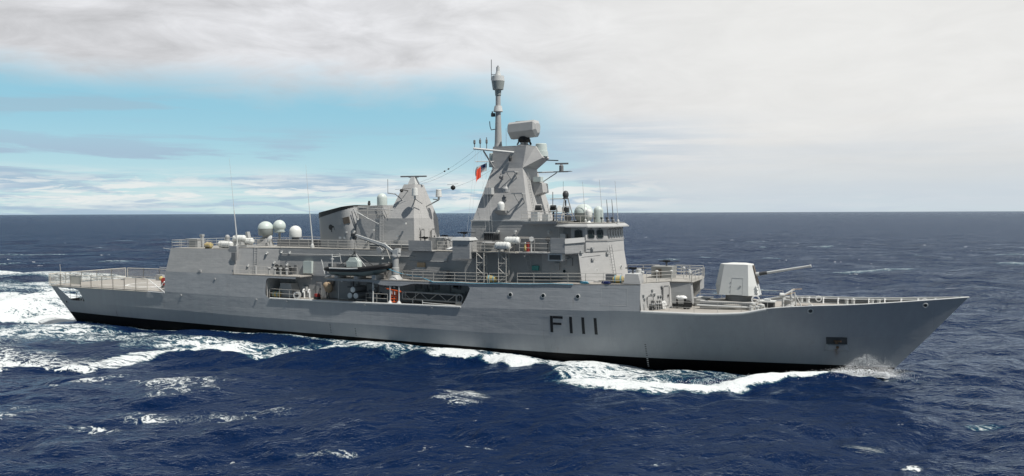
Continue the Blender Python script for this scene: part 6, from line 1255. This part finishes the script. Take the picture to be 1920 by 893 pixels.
for sgn in (-1, 1):
    mir_ = lambda pts: [(a, b * -sgn) for a, b in pts]
    # bow wave crest
    d, tt_ = pdist(mir_([(111.3, -0.6), (110.2, -1.6), (108.5, -2.6), (105.8, -4.6), (102.0, -8.0), (98.2, -12.0), (95.4, -14.3), (91.5, -15.2), (87.3, -15.4), (84.0, -14.6)]))
    wob = d + (nz2_ - 0.5) * 1.1 + (nz1_ - 0.5) * 0.8
    wd_ = 0.42 + 1.6 * ss(0.25, 0.68, tt_)
    FOAM = np.maximum(FOAM, (1.35 - 0.9 * (np.maximum(wob, 0) / wd_) ** 2) * (1 - ss(0.90, 1.0, tt_) * 0.8))
    Z += 1.0 * np.exp(-(d / (0.85 + 0.9 * tt_)) ** 2) * ss(0.0, 0.15, tt_) * (1 - 0.55 * tt_) * (0.75 + 0.5 * nz1_)
    # churned water between the crest and the hull
    yy = -Y * -sgn if False else (Y * sgn)
    inb = ss(-0.6, 0.6, yy - (HB - 0.8)) * (X > 40)
    out_edge = np.interp(X, [30, 36, 48, 58, 70, 81, 84, 88, 92, 96, 100, 106], [27, 21, 15.2, 9.6, 8.6, 9.5, 14.2, 15.0, 14.8, 12.0, 7.5, 2.2])
    churn = ss(0.3, -0.8, yy - out_edge) * ss(-0.8, 0.2, yy - HB) * ss(44, 60, X)
    FOAM = np.maximum(FOAM, churn * (0.62 - 0.40 * ss(86, 98, X) - 0.06 * ss(80, 60, X) + (nz1_ - 0.5) * 0.5))
    # diverging band along the side and astern of it
    d, tt_ = pdist(mir_([(83, -8.3), (74.5, -8.3), (69.2, -8.2), (63.2, -8.6), (58.0, -8.8), (53.5, -12.4), (48.1, -14.8), (41.6, -15.2), (37.0, -17.5), (33.8, -23.4), (27, -30), (10, -40)]))
    wob = d + (nz2_ - 0.5) * 1.5 + (nz1_ - 0.5) * 2.0 + (nz3_ - 0.5) * 0.7
    gaps = ss(0.28, 0.55, vnoise(9, 21))
    FOAM = np.maximum(FOAM, (1.10 - 0.9 * (np.maximum(wob, 0) / 0.85) ** 2) * (0.28 + 0.76 * gaps) * (1 - 0.45 * tt_))
    Z += 0.5 * np.exp(-(d / 1.3) ** 2) * ss(0, 0.1, tt_) * (0.7 + 0.6 * nz1_)
    inn = np.interp(X, [-20, 0, 10, 20, 30, 37, 42, 48, 54, 58], [9.5, 7.5, 7.2, 8.0, 8.5, 8.4, 8.2, 8.0, 7.8, 7.6]); oute = np.interp(X, [-40, -10, 10, 27, 34, 37, 42, 48, 54, 58], [58, 50, 40, 30, 23, 17.5, 15.2, 14.8, 12.2, 8.8])
    band = ss(0.2, 2.0, yy - inn) * ss(0.6, -0.6, yy - oute) * (X < 58)
    FOAM = np.maximum(FOAM, band * (0.36 + (nz1_ - 0.5) * 0.8 + (nz2_ - 0.5) * 0.35 + 0.20 * ss(10, 0, oute - yy)))
    edge_ = ss(-0.9, 0.0, yy - HB) * ss(1.1, 0.1, yy - HB) * ss(104, 92, X) * ss(2, 8, X)
    FOAM = np.maximum(FOAM, edge_ * (0.50 + 0.55 * (nz2_ - 0.5)))
# stern wake
hw = 6.3 + 0.22 * np.maximum(0, 6 - X); inw = ss(0.0, -2.0, np.abs(Y) - hw + (nz1_ - 0.5) * 4) * ss(5.5, 1.5, X)
strk = vnoise(3.1, 9)[:, :]; FOAM = np.maximum(FOAM, inw * (0.92 + (nz1_ - 0.5) * 0.5 + (nz2_ - 0.5) * 0.3 - 0.45 * ss(-60, -400, X)))
Z += inw * ss(-80, 0, X) * ((nz2_ - 0.5) * 0.7 + 0.25)
# breaking patches seen near the camera
for cx_, cy_, rx_, ry_, ang_, st in ((62.5, -40.3, 3.2, 1.2, 0.4, .68), (67.0, -37.0, 4.0, 1.7, 0.5, .72), (79.5, -25.6, 3.8, 1.5, -0.3, .66), (86.3, -35.4, 1.5, 0.6, 0.3, .70), (77.8, -39.9, 2.2, 0.5, 0.5, .62), (113.0, -27.0, 0.75, 0.45, 0.9, .95), (98.0, -34.1, 0.6, 0.2, 0, .8), (60, -44.5, 2.2, .8, .3, .6), (95.4, -43.5, 0.8, 0.3, 0, .6), (-88, 41, 6, 2.2, 0.5, 1.1), (-60, 47, 9, 3, .5, .9), (118, -14.5, 1.4, .5, .3, .6), (110, -24, 1.4, .5, .2, .6), (48, -36, 2.2, .8, .2, .55), (40, -30, 3, .9, .3, .55)):
    c_, s_ = math.cos(ang_), math.sin(ang_); u = ((X - cx_) * c_ + (Y - cy_) * s_) / rx_; v = (-(X - cx_) * s_ + (Y - cy_) * c_) / ry_
    q = np.sqrt(u * u + v * v) + (nz3_ - 0.5) * 0.5; FOAM = np.maximum(FOAM, (st * 0.61 + (nz2_ - 0.5) * 0.5 + (nz3_ - 0.5) * 0.2) * np.clip(1.15 - 0.55 * q * q, 0, 1))
# whitecaps on the sharpest crests of the open sea
ext = ss(0.78, 1.05, CREST + 0.25 * (nz1_ - 0.5)); FOAM = np.maximum(FOAM, ext * 0.38)
FOAM = np.clip(FOAM, 0, 1.4)
damp = 1 - 0.65 * ss(2.5, 0.0, np.abs(Y) - HB) * ss(1.0, 12, X) * ss(111, 104, X)
Z *= damp
near = ss(3.2, 0.2, np.abs(Y) - HB) * (np.abs(Y) > HB - 3)                  # the ship's own wave profile along the side
Z += near * (0.80 * ss(22, 46, X) * ss(84, 74, X) - 0.45 * ss(86, 93, X) * ss(113, 109, X))
me = bpy.data.meshes.new('sea'); nv = nx_ * ny_
co = np.stack([X + OX * damp, Y + OY * damp, Z], -1).reshape(-1, 3).astype(np.float32)
idx = np.arange(nv).reshape(nx_, ny_); q = np.stack([idx[:-1, :-1], idx[1:, :-1], idx[1:, 1:], idx[:-1, 1:]], -1).reshape(-1, 4).astype(np.int32); nf = len(q)
me.vertices.add(nv); me.vertices.foreach_set('co', co.ravel()); me.loops.add(nf * 4); me.loops.foreach_set('vertex_index', q.ravel())
me.polygons.add(nf); me.polygons.foreach_set('loop_start', np.arange(0, nf * 4, 4, dtype=np.int32)); me.polygons.foreach_set('loop_total', np.full(nf, 4, np.int32)); me.polygons.foreach_set('use_smooth', np.ones(nf, bool))
at = me.attributes.new('foam', 'FLOAT', 'POINT'); at.data.foreach_set('value', FOAM.ravel().astype(np.float32)); me.update(); me.validate()
sea = bpy.data.objects.new('sea', me); link(sea); sea['kind'] = 'structure'; sea['label'] = 'deep blue choppy sea streaked with white foam and the ship wake'

m, t, b = new_mat('sea_water'); me.materials.append(m)
pos = t.n.new('ShaderNodeNewGeometry').outputs['Position']; an = t.n.new('ShaderNodeAttribute'); an.attribute_name = 'foam'; fa = an.outputs['Fac']
wa = math.atan2(WDIR[1], WDIR[0])
pw = t.mapping(pos, rot=(0, 0, -wa), scale=(1, 1, 1)); pw = t.mapping(pw, scale=(1.0, 0.55, 1.0))     # ripples longer along the crests
r1_ = t.noise(pw, 0.55, 5, 0.62, 0.4); r2_ = t.noise(pw, 2.1, 4, 0.6, 0.6); r3_ = t.noise(pos, 7.0, 3, 0.6)
# foam lace
inwk = t.sstep(t.sep(pos)[1], -27.0, -18.0)                            # 1 beside the ship, 0 on the open water nearer the camera
mv = t.n.new('ShaderNodeMix'); mv.data_type = 'VECTOR'; t.put(mv.inputs[0], inwk); t.put(mv.inputs[4], pos); t.put(mv.inputs[5], t.mapping(pos, scale=(0.5, 1.0, 1.0))); ps = mv.outputs[1]                               # foam streaks drawn out along the ship's track
l1 = t.noise(t.mapping(ps, loc=(13, 5, 0)), 0.60, 6, 0.62, 1.2); l2 = t.noise(ps, 2.0, 6, 0.68, 0.9); l3 = t.noise(pos, 6.5, 5, 0.7)
rid = t.math('SUBTRACT', 1.0, t.math('MULTIPLY', t.math('ABSOLUTE', t.math('SUBTRACT', l1, 0.5)), 8.0))
rid2 = t.math('SUBTRACT', 1.0, t.math('MULTIPLY', t.math('ABSOLUTE', t.math('SUBTRACT', l2, 0.5)), 6.5))
lace = t.math('ADD', t.math('MULTIPLY', t.math('MAXIMUM', rid, 0.0), 0.40), t.math('ADD', t.math('MULTIPLY', t.math('MAXIMUM', rid2, 0.0), 0.34), t.math('ADD', t.math('MULTIPLY', t.math('SUBTRACT', l2, 0.5), 0.30), t.math('MULTIPLY', t.math('SUBTRACT', l3, 0.5), 0.42))))
# scattered small whitecaps, by broad patches times wave-sized streaks
w1 = t.noise(t.mapping(pos, loc=(3, 8, 0)), 0.016, 3, 0.6); w2 = t.noise(t.mapping(t.mapping(pos, rot=(0, 0, -wa)), scale=(0.42, 0.20, 1)), 1.0, 4, 0.62); wc = t.math('MULTIPLY', t.sstep(w1, 0.40, 0.60), t.sstep(w2, 0.64, 0.72))
sp_ = t.sep(pos); dc = t.math('SQRT', t.math('ADD', t.math('POWER', t.math('SUBTRACT', sp_[0], 85.0), 2.0), t.math('POWER', t.math('ADD', sp_[1], 40.0), 2.0)))
fa2 = t.math('MAXIMUM', fa, t.math('MULTIPLY', wc, t.sstep(dc, 45.0, 120.0, 0.30, 0.66)))      # calmer water in the lee of the ship
lp = t.math('ADD', t.math('MULTIPLY', t.math('MAXIMUM', rid, 0.0), 0.62), t.math('ADD', t.math('MULTIPLY', t.math('MAXIMUM', rid2, 0.0), 0.30), t.math('MULTIPLY', t.math('SUBTRACT', l3, 0.5), 0.35)))
lace = t.math('ADD', t.math('MULTIPLY', lace, inwk), t.math('MULTIPLY', t.math('SUBTRACT', lp, 0.10), t.math('SUBTRACT', 1.0, inwk)))
val = t.math('ADD', fa2, t.math('MULTIPLY', t.math('SUBTRACT', lace, 0.30), 1.25))
has = t.sstep(fa2, 0.06, 0.40)
mask = t.math('MULTIPLY', t.sstep(val, 0.63, 0.90), has)
aer = t.math('MULTIPLY', t.sstep(val, 0.30, 0.95), t.math('MULTIPLY', has, t.sstep(fa, 0.05, 0.25)))
deep = t.mix(t.noise(pos, 0.03, 3, 0.5), (0.0019, 0.0098, 0.038), (0.0028, 0.0132, 0.048))
base = t.mix(t.math('MULTIPLY', aer, t.lin(inwk, 0.0, 1.0, 0.18, 0.65)), deep, (0.07, 0.23, 0.27)); base = t.mix(mask, base, t.mix(l3, (0.50, 0.56, 0.57), (0.84, 0.85, 0.85)))
hh = t.math('ADD', t.math('MULTIPLY', r1_, 0.55), t.math('ADD', t.math('MULTIPLY', r2_, 0.15), t.math('MULTIPLY', r3_, 0.016)))
hh = t.math('ADD', hh, t.math('MULTIPLY', t.noise(t.mapping(pw, loc=(7, 3, 0)), 0.14, 6, 0.62, 0.4), t.sstep(dc, 50.0, 170.0, 1.2, 5.5)))
hh = t.math('ADD', hh, t.math('MULTIPLY', t.noise(t.mapping(pw, loc=(2, 9, 0)), 0.034, 4, 0.6, 0.3), t.sstep(dc, 60.0, 200.0, 1.5, 10.0)))
hh = t.math('ADD', hh, t.math('MULTIPLY', mask, t.math('MULTIPLY', l3, 0.12)))
bp = t.n.new('ShaderNodeBump'); bp.inputs['Strength'].default_value = 0.9; bp.inputs['Distance'].default_value = 1.0; t.l.new(hh, bp.inputs['Height'])
# a rough sea never mirrors the horizon: Fresnel of the rippled surface, levelled off at grazing angles
t.n.remove(b); df_ = t.n.new('ShaderNodeBsdfDiffuse'); gl_ = t.n.new('ShaderNodeBsdfGlossy'); fr_ = t.n.new('ShaderNodeFresnel'); fr_.inputs['IOR'].default_value = 1.333
for nd in (df_, gl_, fr_): t.l.new(bp.outputs[0], nd.inputs['Normal'])
t.put(df_.inputs['Color'], base); gl_.inputs['Color'].default_value = (0.78, 0.90, 1.0, 1); gl_.inputs['Roughness'].default_value = 0.2
f2_ = t.math('MULTIPLY', fr_.outputs[0], fr_.outputs[0]); fz = t.math('MULTIPLY', t.math('DIVIDE', f2_, t.math('ADD', f2_, 0.13)), 0.60); fz = t.math('MULTIPLY', fz, t.lin(mask, 0, 1, 1.0, 0.05))
mx = t.n.new('ShaderNodeMixShader'); t.l.new(fz, mx.inputs[0]); t.l.new(df_.outputs[0], mx.inputs[1]); t.l.new(gl_.outputs[0], mx.inputs[2])
t.l.new(mx.outputs[0], [n for n in t.n if n.type == 'OUTPUT_MATERIAL'][0].inputs['Surface'])

# spray thrown up by the stem: droplets, one mass
sv, sf = [], []
def drop(p, r):
    k = len(sv); sv.extend([(p[0] + r, p[1], p[2]), (p[0] - r * .6, p[1] + r * .8, p[2]), (p[0] - r * .6, p[1] - r * .8, p[2]), (p[0], p[1], p[2] + r)]); sf.extend([(k, k + 1, k + 2), (k, k + 3, k + 1), (k + 1, k + 3, k + 2), (k + 2, k + 3, k)])
rr_ = np.random.RandomState(4)
for sgn in (-1, 1):
    for i in range(14000 if sgn < 0 else 3000):
        u = rr_.rand() ** 0.9; x = 112.0 - 5.2 * u; env = (0.35 + 1.65 * math.exp(-((u - 0.45) / 0.30) ** 2)); z = env * rr_.rand() ** 2.1
        y = sgn * (max(0, (111.3 - x)) * 0.26 + 0.35 + 0.55 * rr_.rand() + 0.25 * z); drop((x + rr_.normal() * 0.25, y, z + 0.25), 0.007 + 0.022 * rr_.rand() ** 2.5)
for i in range(2500):
    x = 111.2 + abs(rr_.normal()) * 1.1; drop((x, rr_.normal() * 0.9 - 0.5, 0.2 + 1.9 * rr_.rand() ** 2.2 * math.exp(-(x - 111.2) / 1.6)), 0.007 + 0.018 * rr_.rand() ** 2)
for i in range(1400):                                     # thicker gouts of water close to the stem
    u = rr_.rand(); x = 111.6 - 5.5 * u; drop((x, -(max(0, 111.3 - x) * 0.26 + 0.4 + 0.5 * rr_.rand()), 0.05 + 0.75 * rr_.rand() ** 1.5 * (1 - abs(u - 0.4))), 0.03 + 0.06 * rr_.rand())
cl_ = [(109.5, -2.2), (108.5, -2.9), (105.8, -4.6), (102.0, -8.0), (98.2, -12.0), (95.4, -14.3), (91.5, -15.2), (87.3, -15.4)]
for i in range(2600):
    s = rr_.rand() * (len(cl_) - 1); j = min(int(s), len(cl_) - 2); f_ = s - j; x = cl_[j][0] + (cl_[j + 1][0] - cl_[j][0]) * f_; y = cl_[j][1] + (cl_[j + 1][1] - cl_[j][1]) * f_
    drop((x + rr_.normal() * 0.5, y + rr_.normal() * 0.6, 0.55 + 0.45 * rr_.rand() ** 2), 0.012 + 0.03 * rr_.rand() ** 2)
ms = bpy.data.meshes.new('bow_spray'); ms.from_pydata(sv, [], sf); ms.update(); m, t, b = new_mat('spray_white'); b.inputs['Base Color'].default_value = (0.85, 0.87, 0.88, 1); b.inputs['Roughness'].default_value = 0.6; ms.materials.append(m)
sp = bpy.data.objects.new('bow_spray', ms); link(sp); sp['kind'] = 'stuff'; sp['label'] = 'white spray thrown up by the bow cutting the water'; sp['category'] = 'spray'
